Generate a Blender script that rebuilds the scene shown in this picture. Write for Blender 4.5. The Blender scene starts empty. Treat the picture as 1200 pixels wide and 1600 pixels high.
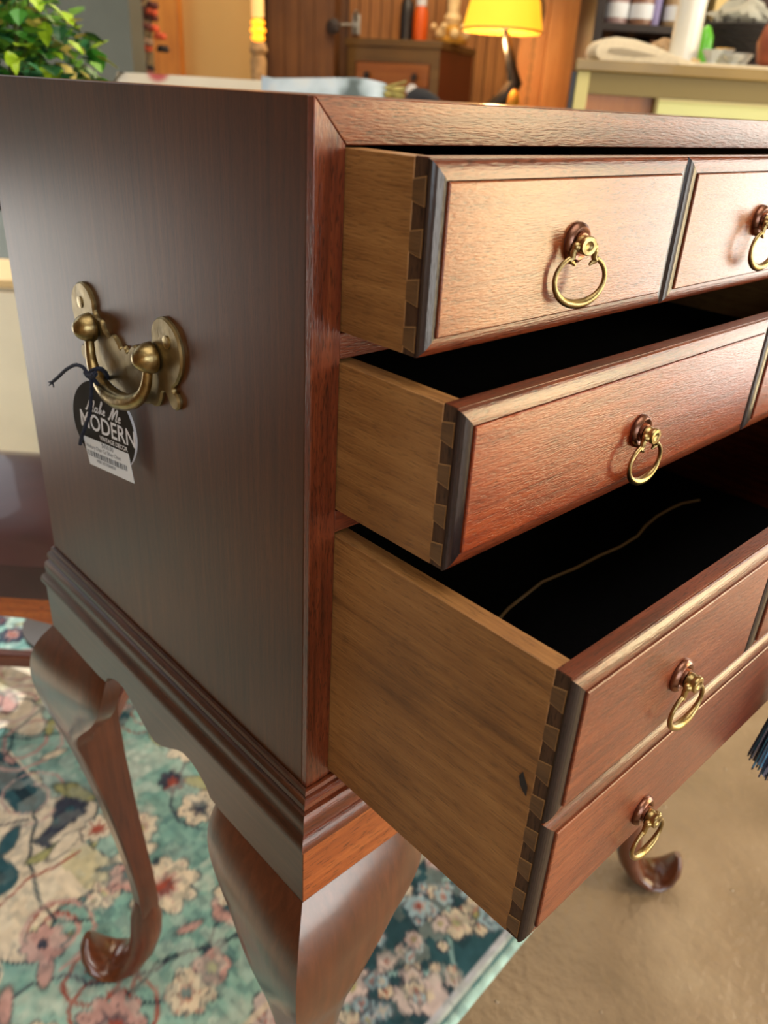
import bpy, bmesh, math, random
import numpy as np
from mathutils import Vector, Matrix
random.seed(7); RNG = np.random.default_rng(5)
C = bpy.context.scene.collection
sin, cos, pi = math.sin, math.cos, math.pi
U = 0.4                      # one carcass height = 0.4 m; chest coordinates below are in this unit
ZT = 1.02                    # height of the chest top above the floor
# ------------------------------------------------------------------ camera
CAMP = Vector((-0.5706*U, -0.7201*U, ZT+0.0030*U))
YAW, PITCH, ROLL = math.radians(-44.4158), math.radians(-27.5149), math.radians(3.4638)
fw = Vector((-sin(YAW)*cos(PITCH), cos(YAW)*cos(PITCH), sin(PITCH)))
rt = Vector((cos(YAW), sin(YAW), 0)); up = rt.cross(fw)
R_ = rt*cos(ROLL)+up*sin(ROLL); U_ = up*cos(ROLL)-rt*sin(ROLL)
cd = bpy.data.cameras.new('camera'); cam = bpy.data.objects.new('camera', cd); C.objects.link(cam)
M = Matrix((R_, U_, -fw)).transposed().to_4x4(); M.translation = CAMP; cam.matrix_world = M
cd.sensor_fit = 'VERTICAL'; cd.sensor_height = 36; cd.lens = 1245.2*36/1600
cd.clip_start = 0.02; cd.clip_end = 100
cd.dof.use_dof = True; cd.dof.focus_distance = 0.44; cd.dof.aperture_fstop = 9.0
bpy.context.scene.camera = cam
# camera-levelled frame for the shop: u = right, d = ahead, z = up (metres)
F2 = Vector((-sin(YAW), cos(YAW), 0)); R2 = Vector((cos(YAW), sin(YAW), 0))
def B(u, d, z=0.0): return Vector((CAMP.x, CAMP.y, 0))+R2*u+F2*d+Vector((0,0,z))
def at(px, py, dep):         # the point seen at a pixel, at a given distance ahead
    v = fw+R_*((px-600)/1245.2)+U_*((800-py)/1245.2)
    return CAMP+v*(dep/v.dot(F2))
# ------------------------------------------------------------------ world, light, exposure
sc = bpy.context.scene
sc.view_settings.view_transform = 'Standard'; sc.view_settings.look = 'None'
sc.view_settings.gamma = 1; sc.view_settings.use_curve_mapping = False
sc.view_settings.exposure = 0.32
sc.cycles.use_denoising = True; sc.cycles.max_bounces = 7; sc.cycles.caustics_reflective = False; sc.cycles.caustics_refractive = False
sc.cycles.sample_clamp_indirect = 6
w = bpy.data.worlds.new('world'); sc.world = w; w.use_nodes = True
nt = w.node_tree; bgn = nt.nodes['Background']; bgn.inputs[0].default_value = (.84,.92,1,1); bgn.inputs[1].default_value = 1.1
def area(name, u, d, z, su, sz, facing, power, col, spread=pi):
    l = bpy.data.lights.new(name, 'AREA'); l.shape = 'RECTANGLE'; l.size = su; l.size_y = sz
    l.energy = power; l.color = col; l.spread = spread
    o = bpy.data.objects.new(name, l); C.objects.link(o); o.location = B(u, d, z)
    f = (R2*facing[0]+F2*facing[1]+Vector((0,0,facing[2]))).normalized()
    o.rotation_euler = f.to_track_quat('-Z', 'Y').to_euler(); return o
area('window_light_warm', 2.62, 0.63, 1.05, .52, 1.9, (-1,0,-.02), 40, (1,.76,.38))       # right-hand shop window, sunny pane
area('window_light_right', 2.62, 1.68, 1.05, .60, 1.9, (-1,-.12,-.02), 24, (1,.93,.80))    # its second pane
area('window_light_low', 2.62, -0.85, .85, .95, 1.5, (-1,.15,-.02), 26, (1,.96,.88))        # pane nearer the street
area('window_light_front', 1.0, -2.35, 1.5, 1.7, 1.6, (-.2,1,-.12), 20, (.82,.92,1))       # shop front behind the photographer
area('window_light_left', -1.72, 2.4, 0.42, 2.4, .7, (1,-.1,-.25), 13, (1,.97,.93))        # foot of the glazed front on the left
sl=bpy.data.lights.new('sun','SUN'); sl.energy=3.2; sl.angle=.02; sl.color=(1,.95,.86)
so=bpy.data.objects.new('sun',sl); C.objects.link(so); so.rotation_euler=(R2*.50-F2*.22-Vector((0,0,.87))).to_track_quat('-Z','Y').to_euler(); so.location=B(-6,1,8)
area('ceiling_fill', 0.4, 3.4, 2.8, 2.0, 2.0, (0,0,-1), 46, (1,.80,.55))  # warm overhead fill added for the back of the shop, no fixture
area('ceiling_fill_near', 0.2, 0.2, 2.85, 1.8, 1.8, (0,0,-1), 26, (1,.93,.82))  # second added fill, out of view above the chest
# ------------------------------------------------------------------ helpers
class MB:
    def __init__(s): s.v=[]; s.f=[]; s.m=[]
    def add(s, vs, fs, mi=0):
        n=len(s.v); s.v += [tuple(p) for p in vs]; s.f += [tuple(i+n for i in f) for f in fs]; s.m += [mi]*len(fs); return s
    def box(s, a, b, mi=0):
        x0,y0,z0=a; x1,y1,z1=b
        return s.add([(x0,y0,z0),(x1,y0,z0),(x1,y1,z0),(x0,y1,z0),(x0,y0,z1),(x1,y0,z1),(x1,y1,z1),(x0,y1,z1)],
            [(0,3,2,1),(4,5,6,7),(0,1,5,4),(1,2,6,5),(2,3,7,6),(3,0,4,7)], mi)
    def prism(s, poly, h0, h1, ax=2, mi=0):    # 2-D polygon pushed along an axis
        n=len(poly)
        def P(p,h): return {0:(h,p[0],p[1]),1:(p[0],h,p[1]),2:(p[0],p[1],h)}[ax]
        vs=[P(p,h0) for p in poly]+[P(p,h1) for p in poly]
        return s.add(vs,[tuple(range(n))[::-1],tuple(range(n,2*n))]+[(i,(i+1)%n,n+(i+1)%n,n+i) for i in range(n)],mi)
    def loft(s, rings, closed=True, caps=True, mi=0):
        n=len(rings[0]); vs=[p for r in rings for p in r]; fs=[]
        for k in range(len(rings)-1):
            for i in range(n if closed else n-1):
                j=(i+1)%n; fs.append((k*n+i,k*n+j,(k+1)*n+j,(k+1)*n+i))
        if caps: fs += [tuple(range(n))[::-1], tuple(range((len(rings)-1)*n, len(rings)*n))]
        return s.add(vs,fs,mi)
    def lathe(s, prof, c=(0,0,0), ax='z', n=24, mi=0, caps=True):
        rings=[]
        for r,h in prof:
            rg=[]
            for i in range(n):
                a=2*pi*i/n; x,y=r*cos(a),r*sin(a)
                p={'z':(x,y,h),'y':(x,-h,y),'x':(-h,x,y)}[ax]     # y and x profiles grow towards minus
                rg.append((c[0]+p[0],c[1]+p[1],c[2]+p[2]))
            rings.append(rg)
        return s.loft(rings,True,caps,mi)
    def tube(s, pts, rad, n=10, mi=0, caps=True, closed=False, flat=None):
        pts=[Vector(p) for p in pts]; k=len(pts); rings=[]; prev=None
        for i,p in enumerate(pts):
            if closed: t=(pts[(i+1)%k]-pts[i-1])
            else: t=pts[min(i+1,k-1)]-pts[max(i-1,0)]
            t.normalize()
            if prev is None:
                a=Vector((0,0,1)) if abs(t.z)<.9 else Vector((1,0,0)); nn=t.cross(a).normalized()
            else: nn=(prev-t*prev.dot(t)).normalized()
            prev=nn; bb=t.cross(nn); r=rad[i] if hasattr(rad,'__len__') else rad
            fl=flat if flat else 1
            rings.append([p+nn*(r*cos(2*pi*j/n))+bb*(r*fl*sin(2*pi*j/n)) for j in range(n)])
        if closed: rings.append(rings[0])
        return s.loft(rings,True,caps and not closed,mi)
    def ball(s, c, r, n=12, m=8, mi=0, sc=(1,1,1)):
        rings=[[ (c[0]+sc[0]*r*max(sin(pi*k/m),1e-3)*cos(2*pi*i/n), c[1]+sc[1]*r*max(sin(pi*k/m),1e-3)*sin(2*pi*i/n), c[2]+sc[2]*r*cos(pi*k/m)) for i in range(n)] for k in range(m+1)]
        return s.loft(rings,True,True,mi)
def origin(o):
    p=Vector((0,0,0))
    while o is not None: p+=o.location; o=o.parent
    return p
def build(name, mb, mats, parent=None, world=True, smooth=35, bevel=0, xf=None):
    me=bpy.data.meshes.new(name); off=origin(parent) if (world and parent) else Vector((0,0,0))
    vs=[Vector(v) for v in mb.v]
    if xf: vs=[xf@v for v in vs]
    me.from_pydata([tuple(v-off) for v in vs],[],mb.f)
    if not isinstance(mats,(list,tuple)): mats=[mats]
    for m in mats: me.materials.append(m)
    me.polygons.foreach_set('material_index',mb.m)
    bm=bmesh.new(); bm.from_mesh(me); bmesh.ops.recalc_face_normals(bm,faces=bm.faces); bm.to_mesh(me); bm.free()
    if smooth:
        me.polygons.foreach_set('use_smooth',[True]*len(me.polygons)); me.set_sharp_from_angle(angle=math.radians(smooth))
    o=bpy.data.objects.new(name,me); C.objects.link(o)
    if parent: o.parent=parent
    if bevel:
        b=o.modifiers.new('bevel','BEVEL'); b.width=bevel; b.segments=2; b.limit_method='ANGLE'; b.angle_limit=math.radians(30)
    return o
def thing(name, label, cat, loc=(0,0,0), rz=0, group=None):
    o=bpy.data.objects.new(name,None); C.objects.link(o); o.empty_display_size=.05
    o.location=loc; o.rotation_euler=(0,0,rz); o['label']=label; o['category']=cat
    if group: o['group']=group
    return o
def tag(o,label,cat,group=None):
    o['label']=label; o['category']=cat
    if group: o['group']=group
    return o
def sub(name,parent,loc=(0,0,0)):
    o=bpy.data.objects.new(name,None); C.objects.link(o); o.parent=parent; o.location=loc; return o
def X(p): return Vector((p[0]*U,p[1]*U,ZT+p[2]*U))     # chest units -> metres
class CB(MB):                                         # a mesh written in chest units
    pass
def cbuild(name, mb, mats, parent, **k):
    mb.v=[tuple(X(p)) for p in mb.v]; return build(name,mb,mats,parent,**k)
# ------------------------------------------------------------------ materials
def mat(name): 
    m=bpy.data.materials.new(name); m.use_nodes=True; return m,m.node_tree.nodes,m.node_tree.links,m.node_tree.nodes['Principled BSDF']
def ramp(N,stops):
    r=N.new('ShaderNodeValToRGB'); e=r.color_ramp.elements
    while len(e)<len(stops): e.new(.5)
    for i,(p,c) in enumerate(stops): e[i].position=p; e[i].color=(*c,1)
    return r
def srgb(r,g,b): return tuple(((x/255)/12.92 if x/255<=.04045 else ((x/255+.055)/1.055)**2.4) for x in (r,g,b))
def plain(name,col,rough=.5,metal=0,noise=0,scale=40,bump=0,coat=0,spec=.5,emit=0,ecol=None,trans=0):
    m,N,L,P=mat(name); P.inputs['Roughness'].default_value=rough; P.inputs['Metallic'].default_value=metal
    P.inputs['Specular IOR Level'].default_value=spec; P.inputs['Coat Weight'].default_value=coat
    P.inputs['Base Color'].default_value=(*col,1)
    if trans: P.inputs['Transmission Weight'].default_value=trans
    tc=N.new('ShaderNodeTexCoord'); n=N.new('ShaderNodeTexNoise'); n.inputs['Scale'].default_value=scale; n.inputs['Detail'].default_value=5
    L.new(tc.outputs['Object'],n.inputs['Vector'])
    if noise:
        r=ramp(N,[(.3,tuple(max(0,c*(1-noise)) for c in col)),(.7,tuple(min(1,c*(1+noise)) for c in col))]); L.new(n.outputs['Fac'],r.inputs[0]); L.new(r.outputs[0],P.inputs['Base Color'])
    if bump:
        b=N.new('ShaderNodeBump'); b.inputs['Strength'].default_value=bump; b.inputs['Distance'].default_value=.002; L.new(n.outputs['Fac'],b.inputs['Height']); L.new(b.outputs[0],P.inputs['Normal'])
    if emit:
        P.inputs['Emission Color'].default_value=(*(ecol or col),1); P.inputs['Emission Strength'].default_value=emit
    return m
def wood(name, dark, mid, light, axis='x', rough=.3, coat=.3, fine=260, bump=.25, pores=.55, warp=1.0, spec=.5, poremix=.55, blotch=3.0, coatr=.12):
    """stained wood: grain runs along one axis, with short dark pores"""
    m,N,L,P=mat(name)
    tc=N.new('ShaderNodeTexCoord'); mp=N.new('ShaderNodeMapping'); L.new(tc.outputs['Object'],mp.inputs['Vector'])
    s=[1,1,1]; s['xyz'.index(axis)]=.05; mp.inputs['Scale'].default_value=s
    n1=N.new('ShaderNodeTexNoise'); n1.inputs['Scale'].default_value=fine*.9; n1.inputs['Detail'].default_value=6; n1.inputs['Roughness'].default_value=.65; n1.inputs['Distortion'].default_value=warp*.3
    n2=N.new('ShaderNodeTexNoise'); n2.inputs['Scale'].default_value=fine*4.5; n2.inputs['Detail'].default_value=3
    n3=N.new('ShaderNodeTexNoise'); n3.inputs['Scale'].default_value=blotch; n3.inputs['Detail'].default_value=3
    L.new(mp.outputs[0],n1.inputs['Vector']); mp2=N.new('ShaderNodeMapping'); s2=[1,1,1]; s2['xyz'.index(axis)]=.14; mp2.inputs['Scale'].default_value=s2; L.new(tc.outputs['Object'],mp2.inputs['Vector']); L.new(mp2.outputs[0],n2.inputs['Vector']); L.new(tc.outputs['Object'],n3.inputs['Vector'])
    add=N.new('ShaderNodeMath'); add.operation='MULTIPLY_ADD'; add.inputs[1].default_value=.45; L.new(n3.outputs['Fac'],add.inputs[0])
    m2=N.new('ShaderNodeMath'); m2.operation='MULTIPLY'; m2.inputs[1].default_value=.62; L.new(n1.outputs['Fac'],m2.inputs[0]); L.new(m2.outputs[0],add.inputs[2])
    r=ramp(N,[(.36,dark),(.53,mid),(.72,light)]); L.new(add.outputs[0],r.inputs[0])
    pr=ramp(N,[(pores-.20,(min(1,poremix*.45),)*3),(pores-.10,(1,1,1))]); L.new(n2.outputs['Fac'],pr.inputs[0])
    mx=N.new('ShaderNodeMix'); mx.data_type='RGBA'; mx.blend_type='MULTIPLY'; mx.inputs['Factor'].default_value=.8
    L.new(r.outputs[0],mx.inputs['A']); L.new(pr.outputs[0],mx.inputs['B']); L.new(mx.outputs['Result'],P.inputs['Base Color'])
    P.inputs['Roughness'].default_value=rough; P.inputs['Coat Weight'].default_value=coat; P.inputs['Coat Roughness'].default_value=coatr; P.inputs['Specular IOR Level'].default_value=spec
    b=N.new('ShaderNodeBump'); b.inputs['Strength'].default_value=bump; b.inputs['Distance'].default_value=.0006
    ad=N.new('ShaderNodeMath'); ad.operation='MULTIPLY_ADD'; ad.inputs[1].default_value=.35; L.new(n1.outputs['Fac'],ad.inputs[0]); L.new(n2.outputs['Fac'],ad.inputs[2])
    L.new(ad.outputs[0],b.inputs['Height']); L.new(b.outputs[0],P.inputs['Normal']); L.new(b.outputs[0],P.inputs['Coat Normal'])
    return m
MD,MM,ML=srgb(56,22,11),srgb(104,46,24),srgb(140,72,38)
W={a:wood('mahogany_'+a,MD,MM,ML,a,bump=.35,coatr=.2) for a in 'xyz'}
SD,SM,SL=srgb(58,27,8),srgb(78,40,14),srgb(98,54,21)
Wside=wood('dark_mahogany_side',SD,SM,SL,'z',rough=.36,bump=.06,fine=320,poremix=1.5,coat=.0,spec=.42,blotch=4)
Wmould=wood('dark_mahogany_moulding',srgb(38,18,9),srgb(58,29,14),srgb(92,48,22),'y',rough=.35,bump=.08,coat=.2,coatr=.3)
Wface=wood('mahogany_drawer_face',srgb(100,44,18),srgb(130,64,28),srgb(156,86,40),'x',rough=.36,spec=.3,coat=.8,fine=380,bump=.35,poremix=.7,coatr=.16,blotch=7)
Wmid=wood('mahogany_middle_face',srgb(96,34,14),srgb(132,54,24),srgb(160,78,38),'x',rough=.34,spec=.25,coat=.7,fine=380,bump=.35,poremix=1.1,coatr=.18,blotch=7)
Wlow=wood('mahogany_lower_face',srgb(78,32,18),srgb(112,52,30),srgb(146,78,46),'x',rough=.36,spec=.35,coat=.45,fine=280,bump=.45,poremix=1.1,coatr=.25,blotch=9)
Wovolo=wood('black_brown_edge',srgb(18,13,15),srgb(34,22,23),srgb(62,38,34),'z',rough=.3,spec=.25,coat=.55,fine=420,bump=.1,coatr=.1)  # near-black brown for vertical edge mouldings and sunk fillets
Wbox=wood('raw_oak_drawer_side',srgb(108,71,35),srgb(143,99,53),srgb(170,124,71),'y',rough=.55,coat=0,fine=170,bump=.8,poremix=1.45,warp=1.5,blotch=13)
Wtail=wood('stained_dovetail',srgb(78,54,31),srgb(102,73,42),srgb(124,90,54),'y',rough=.55,coat=0,fine=200,bump=.4,poremix=1.6)
Wend=wood('stained_end_grain',srgb(52,34,23),srgb(78,54,36),srgb(98,70,46),'z',rough=.6,coat=0,fine=200,bump=.3,spec=.3)
Wrail=wood('mahogany_rail',srgb(74,30,16),srgb(116,56,30),srgb(148,84,46),'x',rough=.34,coat=.45,spec=.35,coatr=.18,bump=.35,poremix=.6)
Wleg=wood('cabriole_mahogany',srgb(60,28,15),srgb(84,42,23),srgb(108,58,33),'z',rough=.28,coat=.7,fine=160,bump=.03,coatr=.2,poremix=2,blotch=3)
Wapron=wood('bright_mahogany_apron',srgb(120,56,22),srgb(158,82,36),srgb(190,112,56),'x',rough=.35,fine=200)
brass=plain('antique_brass',srgb(160,140,96),.32,1,.45,130,.25)
dbrass=plain('dull_brass_plate',srgb(142,126,90),.42,1,.25,90,.3)
copper=plain('coppery_rosette',srgb(138,100,84),.3,1,.35,110)
felt=plain('black_felt',srgb(12,12,15),.95,0,.3,300,.3,spec=.1)
seam=plain('tan_seam',srgb(176,150,110),.9)
ink=plain('black_card',srgb(34,32,28),.6,0,.1,60,spec=.35)
white=plain('white_print',srgb(236,240,246),.6)
paper=plain('white_label_paper',srgb(232,240,246),.6)
greytxt=plain('grey_ink',srgb(70,78,88),.7)
navy=plain('navy_cord',srgb(30,38,58),.85,0,.4,900,.8)
# ------------------------------------------------------------------ setting: floor, walls, ceiling
def struct(name,mb,m,xf=None,smooth=0,parent=None):
    o=build(name,mb,m,parent,smooth=smooth,xf=xf,world=False)
    if not parent: o['kind']='structure'
    return o
XF=Matrix((( R2.x,F2.x,0,CAMP.x),(R2.y,F2.y,0,CAMP.y),(0,0,1,0),(0,0,0,1)))     # (u,d,z) -> world
def floor_mat():
    m,N,L,P=mat('brown_painted_concrete'); tc=N.new('ShaderNodeTexCoord')
    n=N.new('ShaderNodeTexNoise'); n.inputs['Scale'].default_value=5; n.inputs['Detail'].default_value=8
    n2=N.new('ShaderNodeTexNoise'); n2.inputs['Scale'].default_value=60; n2.inputs['Detail'].default_value=5
    v=N.new('ShaderNodeTexVoronoi'); v.inputs['Scale'].default_value=34; v.inputs['Randomness'].default_value=1
    for q in (n,n2,v): L.new(tc.outputs['Object'],q.inputs['Vector'])
    r=ramp(N,[(.3,srgb(122,104,82)),(.55,srgb(144,124,100)),(.75,srgb(160,142,118))]); L.new(n.outputs['Fac'],r.inputs[0])
    sp=ramp(N,[(.03,(1,1,1)),(.1,(0,0,0))]); L.new(v.outputs['Distance'],sp.inputs[0])
    ms=N.new('ShaderNodeMath'); ms.operation='GREATER_THAN'; ms.inputs[1].default_value=.62; L.new(v.outputs['Color'],ms.inputs[0])
    mm=N.new('ShaderNodeMath'); mm.operation='MULTIPLY'; L.new(sp.outputs[0],mm.inputs[0]); L.new(ms.outputs[0],mm.inputs[1])
    mx=N.new('ShaderNodeMix'); mx.data_type='RGBA'; L.new(mm.outputs[0],mx.inputs['Factor']); L.new(r.outputs[0],mx.inputs['A']); mx.inputs['B'].default_value=(*srgb(176,160,140),1)
    L.new(mx.outputs['Result'],P.inputs['Base Color']); P.inputs['Roughness'].default_value=.38
    b=N.new('ShaderNodeBump'); b.inputs['Strength'].default_value=.8; b.inputs['Distance'].default_value=.004
    a=N.new('ShaderNodeMath'); a.operation='ADD'; L.new(n2.outputs['Fac'],a.inputs[0]); L.new(mm.outputs[0],a.inputs[1]); L.new(a.outputs[0],b.inputs['Height']); L.new(b.outputs[0],P.inputs['Normal'])
    return m
struct('floor',MB().box((-1.9,-2.6,-.1),(3,6.2,0)),floor_mat(),XF)
struct('ceiling',MB().box((-1.9,-2.6,3),(3,6.2,3.1)),plain('ceiling_white',srgb(205,196,180),.8,0,.05,3),XF)
tanw=wood('tan_wood_panelling',srgb(150,92,44),srgb(184,122,66),srgb(206,146,86),'z',rough=.45,fine=60,coat=0,bump=.1,poremix=2)
brownw=wood('brown_wood_panelling',srgb(72,42,16),srgb(104,64,28),srgb(132,86,42),'z',rough=.5,fine=60,coat=0,bump=.1,poremix=2)
slatw=wood('amber_slats',srgb(128,78,32),srgb(168,108,48),srgb(196,134,66),'z',rough=.5,fine=60,coat=0,bump=.1,poremix=2)
darkw=plain('espresso_wood',srgb(38,26,22),.5,0,.2,20)
plaster=plain('shop_wall_paint',srgb(214,178,120),.8,0,.05,4)
bw=struct('wall_back',MB().box((-1.9,5.2,0),(3,5.3,3)),brownw,XF)
struct('wall_right',MB().box((2.7,-2.6,0),(2.8,-1.4,3)).box((2.7,-.35,0),(2.8,.3,3)).box((2.7,-1.4,0),(2.8,-.35,.08)).box((2.7,-1.4,1.7),(2.8,-.35,3)).box((2.7,2.05,0),(2.8,5.2,3)).box((2.7,.3,0),(2.8,2.05,.08)).box((2.7,.3,2.3),(2.8,2.05,3)),plaster,XF)
struct('wall_front',MB().box((-1.9,-2.6,0),(.1,-2.5,3)).box((1.9,-2.6,0),(3,-2.5,3)).box((.1,-2.6,0),(1.9,-2.5,.6)).box((.1,-2.6,2.4),(1.9,-2.5,3)),plaster,XF)
struct('wall_left',MB().box((-1.9,-2.6,0),(-1.8,.95,3)).box((-1.9,3.9,0),(-1.8,5.2,3)).box((-1.9,.95,0),(-1.8,3.9,.06)).box((-1.9,.95,2.3),(-1.8,3.9,3)),plain('umber_wall',srgb(96,70,46),.8,0,.1,4),XF)
glass=plain('window_glass',(1,1,1),.02,0,trans=1); 
def gl():
    m,N,L,P=mat('thin_window_glass'); N.remove(P); out=N['Material Output']
    t=N.new('ShaderNodeBsdfTransparent'); g=N.new('ShaderNodeBsdfGlossy'); g.inputs['Roughness'].default_value=.02
    f=N.new('ShaderNodeMixShader'); f.inputs[0].default_value=.05; L.new(t.outputs[0],f.inputs[1]); L.new(g.outputs[0],f.inputs[2]); L.new(f.outputs[0],out.inputs[0]); return m
thin=gl(); frm=plain('bronze_window_frame',srgb(96,92,86),.4,.6)
def window(n,u0,u1,d0,d1,z0,z1,k,along):
    r=bpy.data.objects.new('window_%d'%n,None); C.objects.link(r); r['kind']='structure'
    def bx(a0,a1,b0,b1,t=.04):
        return MB().box((u0,a0,b0),(u1,a1,b1)) if along=='d' else MB().box((a0,d0,b0),(a1,d1,b1))
    s0,s1=(d0,d1) if along=='d' else (u0,u1)
    for i in range(k+1):
        c=s0+(s1-s0)*i/k; struct('window_post',bx(c-.025,c+.025,z0,z1),frm,XF,parent=r)
    for z in (z0,z1-.05): struct('window_rail',bx(s0,s1,z,z+.05),frm,XF,parent=r)
    for i in range(k):
        a=s0+(s1-s0)*i/k+.025; b=s0+(s1-s0)*(i+1)/k-.025
        um=(u0+u1)/2; dm=(d0+d1)/2
        g=MB().box((um-.003,a,z0+.05),(um+.003,b,z1-.05)) if along=='d' else MB().box((a,dm-.003,z0+.05),(b,dm+.003,z1-.05))
        struct('pane',g,thin,XF,parent=r)
window(1,-1.88,-1.82,.95,3.9,.06,2.3,3,'d'); window(2,2.72,2.78,.3,2.05,.08,2.3,2,'d'); window(4,2.72,2.78,-1.4,-.35,.08,1.7,2,'d'); window(3,.1,1.9,-2.58,-2.52,.6,2.4,2,'u')
struct('pavement',MB().box((-9,-3,-.2),(-1.95,9,-.05)),plain('sunlit_pavement',srgb(226,220,206),.8,0,.06,2),XF)
struct('hedge_wall',MB().box((-9.2,-3,-.05),(-9,9,3.4)),plain('grey_green_building',srgb(112,124,112),.9,0,.15,1.5),XF)
# vertical boards of the back wall, one object each
def planks(u0,u1,wd,m,d=5.2,thick=.02,z0=.02,z1=2.98,parent=bw):
    n=int((u1-u0)/wd); me=None
    for i in range(n):
        if me is None:
            o=build('plank',MB().box((0,-thick,z0),(wd*.88,0,z1)),m,parent,world=False,smooth=0); me=o.data
        else: o=bpy.data.objects.new('plank',me); C.objects.link(o); o.parent=parent
        o.location=B(u0+i*wd,d-(.012 if i%3==1 else 0),0); o.rotation_euler=(0,0,YAW)
planks(-.86,-.36,.1,brownw)
planks(-.36,.72,.06,slatw)
planks(.72,1.25,.13,tanw)
# ------------------------------------------------------------------ rug
def make_rug():
    res=.0042; a0,a1,b0,b1=-.95,.42,0,1.55
    na=int((a1-a0)/res); nb=int((b1-b0)/res)
    A,Bv=np.meshgrid(np.linspace(a0,a1,na+1),np.linspace(b0,b1,nb+1),indexing='ij')
    def nz(sc,seed):
        r=np.random.default_rng(seed); g=r.random((int(3/sc)+3,int(3/sc)+3))
        x=(A-a0)/sc; y=(Bv-b0)/sc; i=x.astype(int); j=y.astype(int); fx=x-i; fy=y-j; fx=fx*fx*(3-2*fx); fy=fy*fy*(3-2*fy)
        return g[i,j]*(1-fx)*(1-fy)+g[i+1,j]*fx*(1-fy)+g[i,j+1]*(1-fx)*fy+g[i+1,j+1]*fx*fy
    wob=(nz(.03,1)-.5)*.008; wob2=(nz(.03,2)-.5)*.008
    X_,Y_=A+wob,Bv+wob2
    c=lambda *v: np.array(srgb(*v))
    aqua,aq2,teal,dteal,cream,pink,rust,navyc,olive=c(160,194,184),c(112,160,156),c(48,86,98),c(34,54,66),c(214,202,182),c(186,148,144),c(150,74,62),c(58,62,78),c(160,160,110)
    mixv=(.45*nz(.12,3)+.35*nz(.03,4)+.35*nz(.011,5))[...,None]
    col=aqua*(1-np.clip(mixv*1.1,0,1))+aq2*np.clip(mixv*1.1,0,1)+0*A[...,None]
    def put(mask,cc,al=1):
        m=(np.clip(mask,0,1)*al)[...,None]; col[:]=col*(1-m)+cc*m
    def soft(d,wd=.003): return np.clip(.5-d/wd,0,1)
    border=soft(Bv-.185+.0*A,.006)
    put(border,teal); put(border*(nz(.02,8)>.5),dteal,.5)
    fld=(Bv>.19)
    put((nz(.035,51)>.66)*fld*nz(.012,52),teal,.55); put((nz(.05,53)>.7)*fld*nz(.01,54),c(196,206,196),.7)
    # cartouches of beige in the field
    def ell(cx,cy,rx,ry,rot=0):
        dx,dy=X_-cx,Y_-cy; x=dx*cos(rot)+dy*sin(rot); y=-dx*sin(rot)+dy*cos(rot)
        return (np.sqrt((x/rx)**2+(y/ry)**2)-1)*min(rx,ry)
    for (cx,cy,rx,ry,rot) in [(-.32,.66,.16,.20,.5),(-.12,.98,.10,.13,.2),(-.6,.5,.16,.2,0),(-.75,1.1,.2,.2,.3),(.15,1.35,.12,.16,0)]:
        d=ell(cx,cy,rx,ry,rot)+.018*np.sin(9*np.arctan2(Y_-cy,X_-cx)); put(soft(d-.004),dteal); put(soft(d),cream)
        put(soft(d)*(nz(.05,int(90+cx*50))>.72),olive,.5)
    def sausage(pts,r,cc,ol=dteal):
        d=np.full(A.shape,9.)
        for (p,q) in zip(pts[:-1],pts[1:]):
            px,py=p; vx,vy=q[0]-px,q[1]-py; l=vx*vx+vy*vy+1e-9
            t=np.clip(((X_-px)*vx+(Y_-py)*vy)/l,0,1); d=np.minimum(d,np.hypot(X_-px-t*vx,Y_-py-t*vy))
        if ol is not None: put(soft(d-r-.003),cream); 
        put(soft(d-r),cc); return d
    def scroll(cx,cy,s,rot,cc,r):
        pts=[]
        for k in range(16):
            t=k/15*1.5*2*pi; rr=s*(1-.6*k/15); pts.append((cx+rr*cos(t+rot),cy+rr*sin(t+rot)))
        sausage(pts,r,cc,None)
    def flower(cx,cy,r,n,c1,c2,c3,rot=0):
        dx,dy=X_-cx,Y_-cy; rr=np.hypot(dx,dy); 
        if r>.4: return
        th=np.arctan2(dy,dx)+rot; pr=r*(.74+.26*np.abs(np.cos(n*th/2))); 
        put(soft(rr-pr-.003),navyc,.8); put(soft(rr-pr),c1)
        put(soft(np.abs(np.sin(n*th/2))*rr-.0016)*(rr<pr)*(rr>r*.25),c2,.8)
        put(soft(rr-pr*.48),c2,.7); put(soft(rr-pr*.3),c3)
    for (s,q,r) in [((-.45,.75),(-.3,.6),.03),((-.28,.83),(-.2,.7),.028),((-.5,.55),(-.38,.47),.025)]:
        m=((s[0]+q[0])/2+.04,(s[1]+q[1])/2+.05); sausage([s,m,q],r,teal); sausage([s,m,q],r*.35,dteal,None)
    rg=random.Random(11)
    # vines
    for k in range(44):
        x,y=rg.uniform(-.6,a1),rg.uniform(.22,1.3); scroll(x,y,rg.uniform(.03,.075),rg.uniform(0,6),rg.choice([rust,pink,navyc,dteal,pink]),rg.uniform(.0016,.0032))
    for k in range(26):
        x,y=rg.uniform(-.6,a1),rg.uniform(.22,1.3); p=[(x,y)]
        an=rg.uniform(0,6)
        for j in range(9): an+=rg.uniform(-.7,.7); p.append((p[-1][0]+.04*cos(an),p[-1][1]+.04*sin(an)))
        sausage(p,.0022,rg.choice([dteal,rust,navyc]),None)
    for k in range(190):                      # small leaves
        x,y=rg.uniform(-.65,a1),rg.uniform(.2,1.35); rot=rg.uniform(0,3.1); l=rg.uniform(.012,.035)
        d=ell(x,y,l,l*.36,rot); put(soft(d-.002),dteal,.9); put(soft(d),rg.choice([navyc,teal,cream,olive,pink]))
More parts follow.
